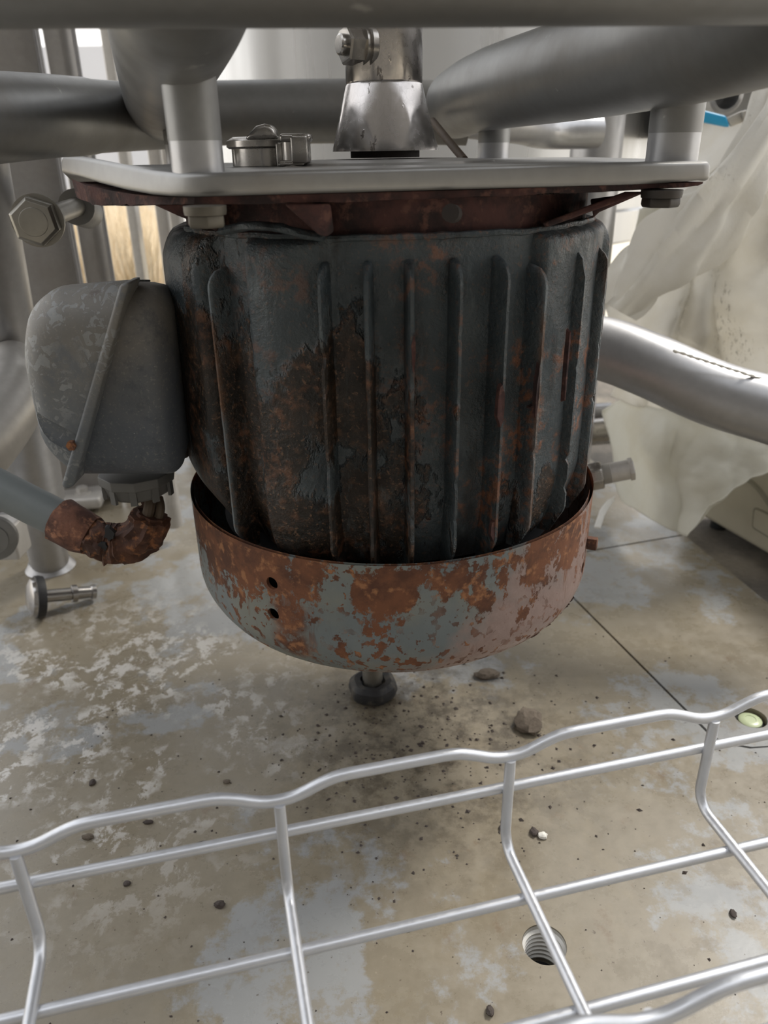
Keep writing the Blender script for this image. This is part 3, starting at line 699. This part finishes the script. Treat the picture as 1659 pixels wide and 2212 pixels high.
# torn edge flakes at the lower right of the cowl
for k in range(26):
    t = k/25; px = 1128+t*108; py = 1384-92*t**1.35
    p = P(px-3, py-1, .44-.0*t); sz = .0012+.0016*rnd.random()
    pts = [(math.cos(q*1.26)*sz*(1+.6*rnd.random()), math.sin(q*1.26)*sz*(.6+.5*rnd.random())) for q in range(5)]
    MB().loops([p+Vector((u, 0, v)) for u, v in pts], [p+Vector((u*.8, .006, v*.8)) for u, v in pts]).build('rust_flake', M_rust_dark, motor, smooth=False)

# junction box (part of the motor) with lid, rim, gland
YJ = .408
def polyP(pts, y): return [P(a, b, YJ)+Vector((0, y-YJ, 0)) for a, b in pts]
def extr(pts, y0, y1, name, mat, parent, bevel=.012, seg=6, zc=None):
    return MB().loops(polyP(pts, y0), polyP(pts, y1)).build(name, mat, parent, bevel=bevel, bseg=seg)
def rounded(pts, r=14, n=4):
    out = []; m = len(pts)
    for i in range(m):
        p, a, c = Vector(pts[i]), Vector(pts[i-1]), Vector(pts[(i+1) % m])
        u = (a-p); v = (c-p); rr = min(r if not isinstance(r, list) else r[i], u.length*.45, v.length*.45); s0 = p+u.normalized()*rr; s1 = p+v.normalized()*rr
        for k in range(n+1):
            t = k/n; q = s0*(1-t)**2+p*2*t*(1-t)+s1*t*t; out.append((q.x, q.y))
    return out
base_pts = rounded([(283, 618), (330, 628), (354, 668), (388, 1012), (372, 1040), (164, 1040)], [4, 20, 30, 36, 20, 4])
lid_pts = rounded([(276, 612), (100, 626), (48, 672), (36, 765), (82, 972), (158, 1040)], [6, 55, 55, 60, 60, 6])
def pillow(pts, y0, y1, bv, name, mat, ctr=(222, 836), seg=8):
    c = P(*ctr, YJ); base = [P(a, b_, YJ) for a, b_ in pts]; N_ = len(base); b = MB()
    half = .058
    rings = [(y0+bv*(1-math.sin(t)), 1-bv*(1-math.cos(t))/half) for t in [math.pi/2*(seg-k)/seg for k in range(seg+1)]][::1]
    rings = [(y0+bv*(1-math.sin(t)), 1-bv*(1-math.cos(t))/half) for t in [math.pi/2*(seg-k)/seg for k in range(seg+1)]]
    rings += [(y1, .90)]
    def fn(i, j):
        y, k = rings[i]; p = base[j]; q = Vector((c.x+(p.x-c.x)*k, y, c.z+(p.z-c.z)*k)); return q
    b.quadgrid(fn, len(rings), N_, cv=True)
    b.f.append(tuple(range(N_))); b.f.append(tuple((len(rings)-1)*N_+k for k in range(N_)))
    return b.build(name, mat, motor, angle=50)
jb = pillow(base_pts, .404, .458, .020, 'junction_box', M_jbase)
jl = pillow(lid_pts, .398, .458, .024, 'junction_box_lid', M_jlid)
gcut = MB().tube([P(60, 895, .402), P(110, 935, .398), P(166, 968, .395)], [.004, .0065, .0065], 20).build('cut', M_slot)
bake(jl, [gcut]); 
rim_pts = [(274, 606), (294, 603), (176, 1032), (160, 1040), (149, 1032)]
extr(rim_pts, .3955, .418, 'lid_rim', M_jlid, motor, .0015, 2)
MB().lathe([(.0028, 0), (.0028, .003)], P(157, 960, .397), (0, -1, 0), facets=6).build('lid_screw', M_rust, motor)
MB().box(P(378, 830, .47), (.012, .05, .062)).box(P(360, 735, .45), (.014, .03, .016)).box(P(392, 955, .47), (.014, .03, .012)).build('gasket_pad', M_gasket, motor, bevel=.002)
gl0 = P(292, 1036, .44)
zg0, zg1 = P(292, 1037, .435).z+.003, P(292, 1092, .425).z
MB().lathe([(.0235, zg0), (.0235, zg0-.006), (.0215, zg0-.007), (.0195, zg1+.002), (.017, zg1)], (gl0.x, .445, 0), facets=10, phase=.2).build('cable_gland', M_gland, motor, bevel=.0006)
for k in range(5):
    a = k*.62+3.6; MB().box((gl0.x+.0212*math.cos(a), .445+.0212*math.sin(a), (zg0+zg1)/2-.002), (.002, .004, .011), Euler((0, 0, a))).build('gland_rib', M_gland, motor)
MB().tube(catmull([P(325, 1080, .44), P(322, 1100, .437), P(316, 1125, .436)], 4), .0036, 10).tube(catmull([P(342, 1075, .445), P(346, 1100, .44), P(338, 1130, .437)], 4), .003, 10).build('supply_wires', M_cable, motor)

# conduit with the rusted elbow
cd = thing('conduit', 'grey conduit ending in a crumbling rusted elbow below the junction box', 'conduit', tuple(P(0, 1055, .46)))
MB().tube([P(-260, 925, .47), P(0, 1056, .455), P(142, 1128, .445)], .0122, 28).build('pipe', M_conduit, cd)
MB().tube([P(128, 1121, .446), P(150, 1133, .444), P(175, 1147, .443), P(196, 1157, .442)], [.0142, .0145, .0140, .0128], 28, jit=.10).build('coupling', M_rust_hot, cd)
ep = catmull([P(190, 1155, .442), P(216, 1166, .44), P(236, 1172, .44), P(262, 1174, .44), P(290, 1166, .44), P(312, 1148, .44), P(325, 1122, .44), P(330, 1108, .44)], 5)
er = []
for i in range(len(ep)): 
    t = i/(len(ep)-1); er.append(.0115+.0016*math.sin(t*3.1)+(.0006*math.sin(i*2.6) if .2 < t < .5 else 0)-(.003 if t > .93 else 0))
MB().tube(ep, er, 28, jit=.30).build('elbow', M_rust, cd)
for (px, py, sx_, sz_) in ((236, 1152, .0034, .0052), (222, 1180, .0030, .0030)):
    p = P(px, py, .4285); MB().lathe([(.6, -.2), (.95, 0), (.8, .15), (0, .18)], (0, 0, 0), (0, -1, 0), 14)
    b = MB(); n = 14
    pts = [(math.cos(2*math.pi*k/n)*sx_*(.65+.6*rnd.random()), math.sin(2*math.pi*k/n)*sz_*(.65+.6*rnd.random())) for k in range(n)]
    b.loops([p+Vector((u, .0025, v)) for u, v in pts], [p+Vector((u, -.0008, v)) for u, v in pts]).build('dark_hole_patch', M_inside, cd, smooth=False)  # solid near-black patch, stands in for the shade inside a rusted opening
for k in range(34):
    t = rnd.random(); q = ep[int(3+t*(len(ep)-4))]; a = rnd.random()*6.28; sz = .0012+.0018*rnd.random()
    c = q+Vector((math.cos(a)*.0115*.7, -.004*rnd.random(), math.sin(a)*.0115)) 
    pts = [(math.cos(w_*1.26)*sz*(.6+rnd.random()), math.sin(w_*1.26)*sz*(.6+rnd.random())) for w_ in range(5)]
    MB().loops([c+Vector((u, 0, v)) for u, v in pts], [c+Vector((u*.6, .003, v*.6)) for u, v in pts]).build('rust_flake', M_rust if k % 2 else M_rust_dark, cd, smooth=False)

# ------------------------------------------------------------------ wire mesh cable tray in front
tray = thing('wire_cable_tray', 'bright zinc wire mesh cable tray crossing the foreground', 'cable tray', (0, .2, .115))
TA = P(25, 1858, .19); th = R(14.7)
dA = G(25, 1858, 0); 
zTop = (EYE+ray(603, 1733)*.31).z
T0 = G(603, 1733, zTop); TC = G(1103, 1637, zTop)
u = (TC-T0); sp_ = u.length; u.normalize(); v = Vector((u.y, -u.x, 0))      # v points to the camera side
wr = .0024; zBot = zTop-.051; Wd = .1115
def T(k, w_, z): p = T0+u*(k*sp_)+v*w_; return Vector((p.x, p.y, z))
KM, KX = -3, 5
def wavy(w_, name):
    pts = []
    for k in range(KM, KX):
        for (f, dz) in ((0, -.0005), (.08, .0006), (.18, .0046), (.26, .0066), (.40, .0068), (.60, .0068), (.74, .0066), (.82, .0046), (.92, .0006)):
            pts.append(T(k+f, w_, zTop+dz))
    MB().tube(catmull(pts, 3), wr*1.04, 14).build(name, M_wire, tray)
wavy(-.0015, 'edge_wire'); wavy(Wd+.0015, 'edge_wire')
def lw(w_, z, out=0): MB().tube([T(KM, w_, z), T(KX, w_, z)], wr, 14).build('long_wire', M_wire, tray)
lw(-.0038, zTop-.0205); lw(Wd+.0038, zTop-.0205)
lw(.0265, zBot-.0035); lw(.0760, zBot-.0035)
for k in range(KM, KX):
    rb_ = .010; pts = [T(k, 0, zTop-.001), T(k, 0, zTop-.02), T(k, 0, zBot+rb_)]
    for q in range(1, 6): a = math.pi/2*q/6; pts.append(T(k, rb_*(1-math.cos(a)), zBot+rb_-rb_*math.sin(a)))
    pts.append(T(k, rb_, zBot)); pts.append(T(k, .05, zBot)); pts.append(T(k, Wd-rb_, zBot))
    for q in range(1, 6): a = math.pi/2*q/6; pts.append(T(k, Wd-rb_+rb_*math.sin(a), zBot+rb_-rb_*math.cos(a)))
    pts += [T(k, Wd, zBot+rb_), T(k, Wd, zTop-.001)]
    MB().tube(pts, wr, 14).build('cross_wire', M_wire, tray)

# ------------------------------------------------------------------ loose fittings on the floor
kn = G(78, 1336); kr2 = .0215
vk = thing('knob_fitting', 'black rimmed metal knob lying on its side on the floor at left', 'fitting', tuple(kn))
kc = Vector((kn.x+.002, kn.y+.004, kr2+.001)); kd = (Vector((1, .06, .0))).normalized()
kd = (P(205, 1279, .66)-P(85, 1288, kc.y)); kd = Vector((.82, .52, -.22)).normalized()
MB().lathe([(.0, -.0075), (.013, -.0068), (.0185, -.004), (.0205, 0), (.0205, .003)], kc, kd, 40).build('knob_face', M_knob, vk)
MB().lathe([(.0185, -.001), (.0212, .000), (.0215, .004), (.0205, .0078), (.016, .0085), (0, .0085)], kc, kd, 40).build('rubber_ring', M_rubber, vk)
MB().lathe([(.0065, .008), (.0065, .034), (.009, .0345), (.009, .0395), (.0065, .040), (.0060, .053), (.0073, .054), (.0073, .058), (.006, .0585)], kc, kd, 20).build('stem', M_knob, vk)
fc = G(806, 1500); 
lf = thing('levelling_foot', 'black rubber ring foot with a hex nut on the floor under the motor', 'foot', tuple(fc))
MB().lathe([(.006, .002), (.014, .0008), (.019, .003), (.0205, .008), (.0195, .013), (.0155, .016), (.0105, .0155), (.0095, .012), (.006, .011)], (fc.x, fc.y, 0), seg=40, jit=lambda a, t: .0006*math.sin(6*a)).build('rubber_ring', M_rubber, lf)
MB().lathe([(.0085, .011), (.0085, .0175)], (fc.x, fc.y, 0), facets=6).lathe([(.0085, .017), (.0085, .034)], (fc.x, fc.y, 0), seg=20).build('hex_nut', M_bolt, lf)

def rock(px, py, sx_, sy_, sz_, mat, name, label, cat, group=None, seed=0):
    c = G(px, py); b = MB(); rn = random.Random(seed); NU, NV = 14, 9
    def fn(i, j):
        a = 2*math.pi*i/NU; t = math.pi*j/(NV-1); d = Vector((math.cos(a)*math.sin(t), math.sin(a)*math.sin(t), -math.cos(t)))
        k = 1+.35*NZ(d+Vector((seed, 0, 0)), 1.7)+.2*NZ(d+Vector((0, seed, 0)), 4)
        return Vector((c.x+d.x*sx_*k, c.y+d.y*sy_*k, max(.0002, sz_*.8+d.z*sz_*k)))
    b.quadgrid(fn, NU, NV, cu=True)
    return tag(b.build(name, mat, loc=c, angle=28), label, cat, group)
rock(1141, 1566, .0105, .014, .006, M_stone, 'stone', 'largest brown rough stone on the floor right of the rubber foot', 'stone', seed=3)
rock(1052, 1463, .011, .006, .004, M_stone, 'stone', 'flat dark stone under the right edge of the motor cowl', 'stone', seed=9)
rock(1153, 1800, .0028, .0036, .002, M_flake, 'rust_chip', 'small dark chip beside the white chip in the tray middle', 'chip', seed=5)
rock(1172, 1808, .003, .0026, .002, M_chip, 'paint_chip', 'tiny white chip on the floor beside a dark chip', 'chip', seed=6)
rock(190, 1811, .0042, .002, .0018, M_stone, 'rust_chip', 'brown chip on the floor below the left part of the top tray wire', 'chip', seed=21)
rock(442, 1830, .0060, .0028, .0024, M_flake, 'rust_chip', 'long black chip just above the second tray wire', 'chip', seed=22)
rock(475, 1957, .0034, .0022, .002, M_flake, 'rust_chip', 'black chip inside the tray mesh left of middle', 'chip', seed=23)
rock(275, 1911, .0024, .0018, .0014, M_flake, 'rust_chip', 'small dark chip inside the tray mesh at left', 'chip', seed=24)
rock(320, 1778, .0036, .0018, .0014, M_flake, 'rust_chip', 'dark chip touching the top tray wire from below', 'chip', seed=25)
rock(1058, 2188, .0022, .0030, .002, M_flake, 'rust_chip', 'black crumb at the bottom edge left of the tray corner', 'chip', seed=26)
rock(490, 1690, .0026, .0018, .0014, M_stone, 'rust_chip', 'brown chip on the floor above the top tray wire', 'chip', seed=27)
rock(200, 1692, .0024, .0030, .0014, M_flake, 'rust_chip', 'dark crumb on the pale stained floor at left', 'chip', seed=28)
rock(1084, 1790, .0022, .0026, .0014, M_flake, 'rust_chip', 'dark crumb left of the middle tray cross wire', 'chip', seed=29)
rock(1583, 1975, .0020, .0030, .0014, M_flake, 'rust_chip', 'dark crumb inside the tray mesh at far right', 'chip', seed=30)
# uncountable grit
b = MB(); rn = random.Random(11)
def grit(x, y, s_):
    o = len(b.v); a = rn.random()*6.28
    for k in range(4): b.v.append(Vector((x+math.cos(a+k*1.57)*s_*(.5+rn.random()), y+math.sin(a+k*1.57)*s_*(.5+rn.random()), .0002)))
    b.v.append(Vector((x, y, s_*.9))); b.f += [(o, o+1, o+4), (o+1, o+2, o+4), (o+2, o+3, o+4), (o+3, o, o+4)]
for k in range(420): grit(.03+rn.gauss(0, .07), .46+rn.gauss(0, .055), .0005+.0015*rn.random()**2)
for k in range(700): grit(rn.uniform(-.35, .35), rn.uniform(.05, .62), .0003+.0008*rn.random()**3)
tag(b.build('grit', M_flake, smooth=False), 'dark grit scattered over the floor beneath the motor', 'grit', kind='stuff')

# ------------------------------------------------------------------ right side: film, valve, fittings, cabinet
def sheet(name, gridpts, nsub, amp, freq, mat, label, cat='plastic sheet', seed=0, parent=None):
    """gridpts: rows of control points; fold noise added along the view normal"""
    rows = [catmull(r, nsub) for r in gridpts]; cols = [catmull([r[j] for r in rows], nsub) for j in range(len(rows[0]))]
    b = MB(); nu, nv = len(cols), len(cols[0])
    def fn(i, j):
        p = cols[i][j].copy(); q = Vector((p.x+seed, p.y, p.z))
        rid = 1-abs(NZ(q, freq)*2); rid2 = 1-abs(NZ((q.x*1.7+3, q.y, q.z*.7-q.x), freq*2.1)*2)
        rid3 = 1-abs(NZ((q.x*.8-q.z*1.5, q.y, q.z*.9+q.x), freq*3.7)*2); rid4 = 1-abs(NZ((q.x*1.1, q.y*2, q.z*1.3), freq*8)*2)
        p.y += amp*(rid*rid-.5)+amp*.5*(rid2-.5)+amp*.10*(rid3-.5)+amp*.02*(rid4-.5); p.z += amp*.3*NZ(q, freq*1.3); p.x += amp*.3*NZ(q+Vector((5, 0, 0)), freq)
        return p
    b.quadgrid(fn, nu, nv)
    o = b.build(name, mat, parent, loc=None if parent else gridpts[-1][0], angle=80, solid=.0006)
    return tag(o, label, cat) if label else o
# back white sheet
sheet('draped_film', [[P(1380, 700, 1.05), P(1400, 560, 1.08), P(1395, 440, 1.12), P(1500, 235, 1.15)], [P(1450, 720, .98), P(1480, 560, 1.03), P(1470, 420, 1.05), P(1540, 250, 1.10)],
       [P(1550, 760, .95), P(1570, 600, .98), P(1580, 420, 1.0), P(1600, 262, 1.05)], [P(1760, 860, .9), P(1760, 640, .93), P(1760, 440, .96), P(1720, 250, 1.0)]],
      22, .036, 7, M_film2, 'bright white plastic film draped behind the plate at right', seed=1)
sheet('draped_film', [[P(1318, 645, .90), P(1335, 700, .88), P(1345, 780, .86), P(1330, 860, .86)], [P(1420, 600, .85), P(1430, 680, .83), P(1440, 770, .82), P(1430, 880, .82)],
       [P(1540, 480, .83), P(1550, 620, .80), P(1560, 760, .80), P(1560, 900, .80)], [P(1720, 330, .82), P(1730, 540, .78), P(1740, 740, .76), P(1730, 980, .76)]],
      22, .036, 7, M_film, 'dirty cloudy plastic film hanging behind the slanting tube', seed=4)
sheet('film_flap', [[P(1300, 882, .90), P(1322, 960, .88), P(1328, 1040, .87), P(1340, 1075, .86)], [P(1400, 850, .84), P(1400, 940, .80), P(1400, 1050, .79), P(1400, 1118, .78)],
       [P(1500, 880, .80), P(1500, 950, .77), P(1490, 1060, .755), P(1474, 1160, .742)], [P(1600, 920, .78), P(1600, 960, .76), P(1560, 1040, .745), P(1492, 1150, .735)], [P(1760, 930, .76), P(1740, 960, .75), P(1650, 1010, .74), P(1530, 1090, .73)]],
      18, .014, 9, M_film3, 'translucent plastic film flap hanging to a point below the slanting tube', seed=8)
# twisted fold
tf = catmull([P(1330, 668, .80), P(1385, 610, .78), P(1450, 545, .77), P(1530, 470, .76), P(1600, 375, .76), P(1680, 250, .77), P(1740, 140, .8)], 14)
b = MB(); n = len(tf); seg = 36
def tfn(i, k):
    t = i/(n-1); p = tf[i]; T_ = (tf[min(i+1, n-1)]-tf[max(i-1, 0)]).normalized(); V_ = Vector((0, 1, 0)); U_ = T_.cross(V_).normalized()
    a = 2*math.pi*k/seg; r = (.014+.012*math.sin(math.pi*min(1, t*1.15+.12))+.010*t)*(1+.30*math.sin(3*a+t*7)+.20*math.sin(7*a-t*9)+.07*math.sin(15*a+t*14)+.2*NZ((math.cos(a), math.sin(a), t*5), 1.6))
    return p+U_*math.cos(a)*r+V_*math.sin(a)*r*.45
b.quadgrid(tfn, n, seg, cv=True)
tag(b.build('film_fold', M_film2, loc=tf[0], angle=75), 'thick twisted fold of white plastic film running diagonally up to the right', 'plastic sheet')
# clear bottle like bag behind
sheet('hanging_bag', [[P(1380, 450, .98), P(1370, 520, .98), P(1375, 640, .98)], [P(1430, 440, .93), P(1430, 540, .92), P(1420, 640, .93)], [P(1480, 430, .98), P(1490, 500, .97), P(1460, 620, .97)]],
      10, .008, 12, M_film3, 'limp translucent bag hanging under the right end of the plate', 'bag', seed=6)
MB_ = MB().tube(catmull([P(1328, 1072, .80), P(1305, 1100, .76), P(1290, 1140, .72)], 6), [.001]*2+[.004]*6+[.0035]*5, 10, flat=.3)
tag(MB_.build('film_strip', M_film2, loc=P(1290, 1140, .72)), 'narrow torn strip of white film beside the cowl rim', 'plastic strip')
# steel pipe behind cowl
pp_ = thing('drain_pipe', 'steel pipe end half covered by plastic film right of the motor', 'pipe', tuple(P(1290, 925, .98)))
MB().tube([P(1180, 940, .98), P(1340, 925, .97)], .0195, 28).build('pipe', M_cast, pp_)
MB().tube([P(1180, 895, .99), P(1320, 885, .98)], .010, 20).build('side_pipe', M_tube_low, pp_)
# threaded fitting
ft = thing('pipe_fitting', 'threaded steel pipe nipple with hex end right of the cowl', 'fitting', tuple(P(1300, 1030, .66)))
f0 = P(1262, 1033, .66); f1 = P(1369, 1012, .655); fd = (f1-f0).normalized(); FL = (f1-f0).length
MB().lathe([(.0125, 0), (.0135, .002), (.0140, FL*.34), (.0125, FL*.37)], f0, fd, facets=8).build('coupling', M_cast, ft, bevel=.001)
pr = []
for k in range(6): pr += [(.0088, FL*(.36+k*.03)), (.0098, FL*(.375+k*.03))]
MB().lathe(pr+[(.0085, FL*.55)], f0, fd, 24).build('thread', M_thread, ft)
MB().lathe([(.0092, FL*.54), (.0092, FL*.90)], f0, fd, 28).build('nipple', M_cream, ft)
MB().lathe([(.0108, FL*.90), (.0108, FL*.99), (.009, FL)], f0, fd, facets=6).build('hex_end', M_cream, ft, bevel=.0005)
MB().tube([f0+fd*.004, f0+Vector((-.05, .05, -.001))], .0125, 20).build('rear_pipe', M_cast, ft)

# open pipe stub top right
ps = thing('open_pipe_stub', 'open ended steel pipe stub at the upper right', 'pipe', tuple(P(1560, 205, 1.0)))
s0 = P(1500, 207, 1.06); s1 = P(1571, 207, .96); sd = (s1-s0).normalized(); SL = (s1-s0).length; r2 = .0165
MB().lathe([(r2*.8, SL-.04), (r2*.8, SL+.0005), (r2*1.02, SL+.0005), (r2*1.12, SL-.002), (r2*1.02, SL-.006), (r2*.95, SL-.008), (r2*.95, -.05)], s0, sd, 40).build('pipe', M_tube_low, ps)
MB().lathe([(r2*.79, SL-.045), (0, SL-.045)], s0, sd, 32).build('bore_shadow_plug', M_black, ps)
bv = thing('ball_valve', 'steel ball valve with a bright blue handle grip at the upper right', 'valve', tuple(P(1650, 230, .93)))
YV = .90
MB().loops([P(a, b, YV) for a, b in ((1513, 236), (1570, 250), (1578, 275), (1512, 262))], [P(a, b, YV)+Vector((0, .012, 0)) for a, b in ((1513, 236), (1570, 250), (1578, 275), (1512, 262))]).build('handle_grip', M_blue, bv, bevel=.0025)
MB().loops([P(a, b, YV+.003) for a, b in ((1568, 256), (1602, 240), (1634, 232), (1642, 244), (1612, 262), (1580, 274))], [P(a, b, YV+.003)+Vector((0, .004, 0)) for a, b in ((1568, 256), (1602, 240), (1634, 232), (1642, 244), (1612, 262), (1580, 274))]).build('lever', M_cream, bv, bevel=.0008)
MB().loops([P(a, b, YV-.004) for a, b in ((1602, 241), (1628, 234), (1636, 252), (1607, 264))], [P(a, b, YV+.008) for a, b in ((1602, 241), (1628, 234), (1636, 252), (1607, 264))]).build('lever_stop', M_cream, bv, bevel=.001)
MB().lathe([(.007, -.01), (.007, .022)], P(1645, 232, YV), (.5, 0, .8), facets=6).build('stem', M_cast, bv)
MB().lathe([(.024, 0), (.024, .018), (.018, .02), (.018, .05)], P(1633, 205, YV+.02), (.95, -.2, -.1), facets=6).build('hex_body', M_cast, bv, bevel=.0015)
MB().lathe([(.021, 0), (.026, .006), (.026, .05)], P(1650, 210, YV-.012), (.95, -.3, -.15), seg=32).build('body', M_cream, bv)
# grey tank behind the valve
tag(MB().lathe([(.16, .43), (.16, .66)], (P(1600, 250, 1.25).x+.06, 1.32, 0), seg=64).build('grey_drum', M_tube, loc=(P(1600, 250, 1.25).x+.06, 1.32, .30)), 'dark grey cylinder behind the blue handled valve', 'drum')

# cream cabinet at the lower right
e0 = G(1478, 1104, -.002); e1 = G(1662, 1213, -.002); ed = (e1-e0).normalized(); en = Vector((-ed.y, ed.x, 0))
if en.y < 0: en = -en
cb = thing('cream_cabinet', 'cream equipment cabinet standing on the dark ground at lower right', 'cabinet', (e0.x+.1, e0.y+.1, -.016))
e2 = e1+ed*.30; Hc = .16
Al = [e0, e2, e2+en*.30, e0+en*.30]
hb = [Vector((p.x, p.y, .003)) for p in Al]; ht = [Vector((p.x, p.y, Hc)) for p in Al]
MB().loops(hb, ht).build('body', M_cab, cb, bevel=.008)
for (t_, q_) in ((.03, .03), (.40, .03), (.03, .26), (.40, .26)):
    p = e0+ed*t_+en*q_; MB().lathe([(.010, -.016), (.010, .004)], (p.x, p.y, 0), seg=16).build('foot', M_black, cb)
def onface(px, py, off=0.0):
    d = ray(px, py); t = (e0-EYE).dot(en)/d.dot(en); return EYE+d*t-en*off
MB().tube(catmull([onface(1594, 1026), onface(1620, 1038), onface(1645, 1062), onface(1675, 1105)], 6), .0045, 12, flat=.5).build('handle', M_cabtrim, cb)
q = [onface(a, b) for a, b in rounded([(1629, 1094), (1700, 1125), (1700, 1185), (1625, 1140)], 8)]
MB().loops([p+en*.002 for p in q], [p-en*.0010 for p in q]).build('inset_frame', M_cabtrim, cb)
q = [onface(a, b) for a, b in rounded([(1633, 1099), (1696, 1128), (1696, 1179), (1629, 1137)], 6)]
MB().loops([p for p in q], [p-en*.0018 for p in q]).build('inset_panel', M_cab, cb)

# second level: pieces of the junction box, cowl and housing hang from those parts
def under(names, top):
    for o in list(motor.children):
        if o.name.split('.')[0] in names and o is not top:
            o.parent = top; o.matrix_parent_inverse = wm(top).inverted()
kids = {o.name.split('.')[0]: o for o in C.objects if o.parent is motor}
under(('junction_box_lid', 'lid_rim', 'lid_screw', 'gasket_pad', 'cable_gland', 'gland_rib', 'supply_wires'), kids['junction_box'])
under(('rust_flake', 'cowl_screw'), kids['fan_cowl'])
under(('rust_scale', 'shroud_lip', 'sealant_strip'), kids['housing'])
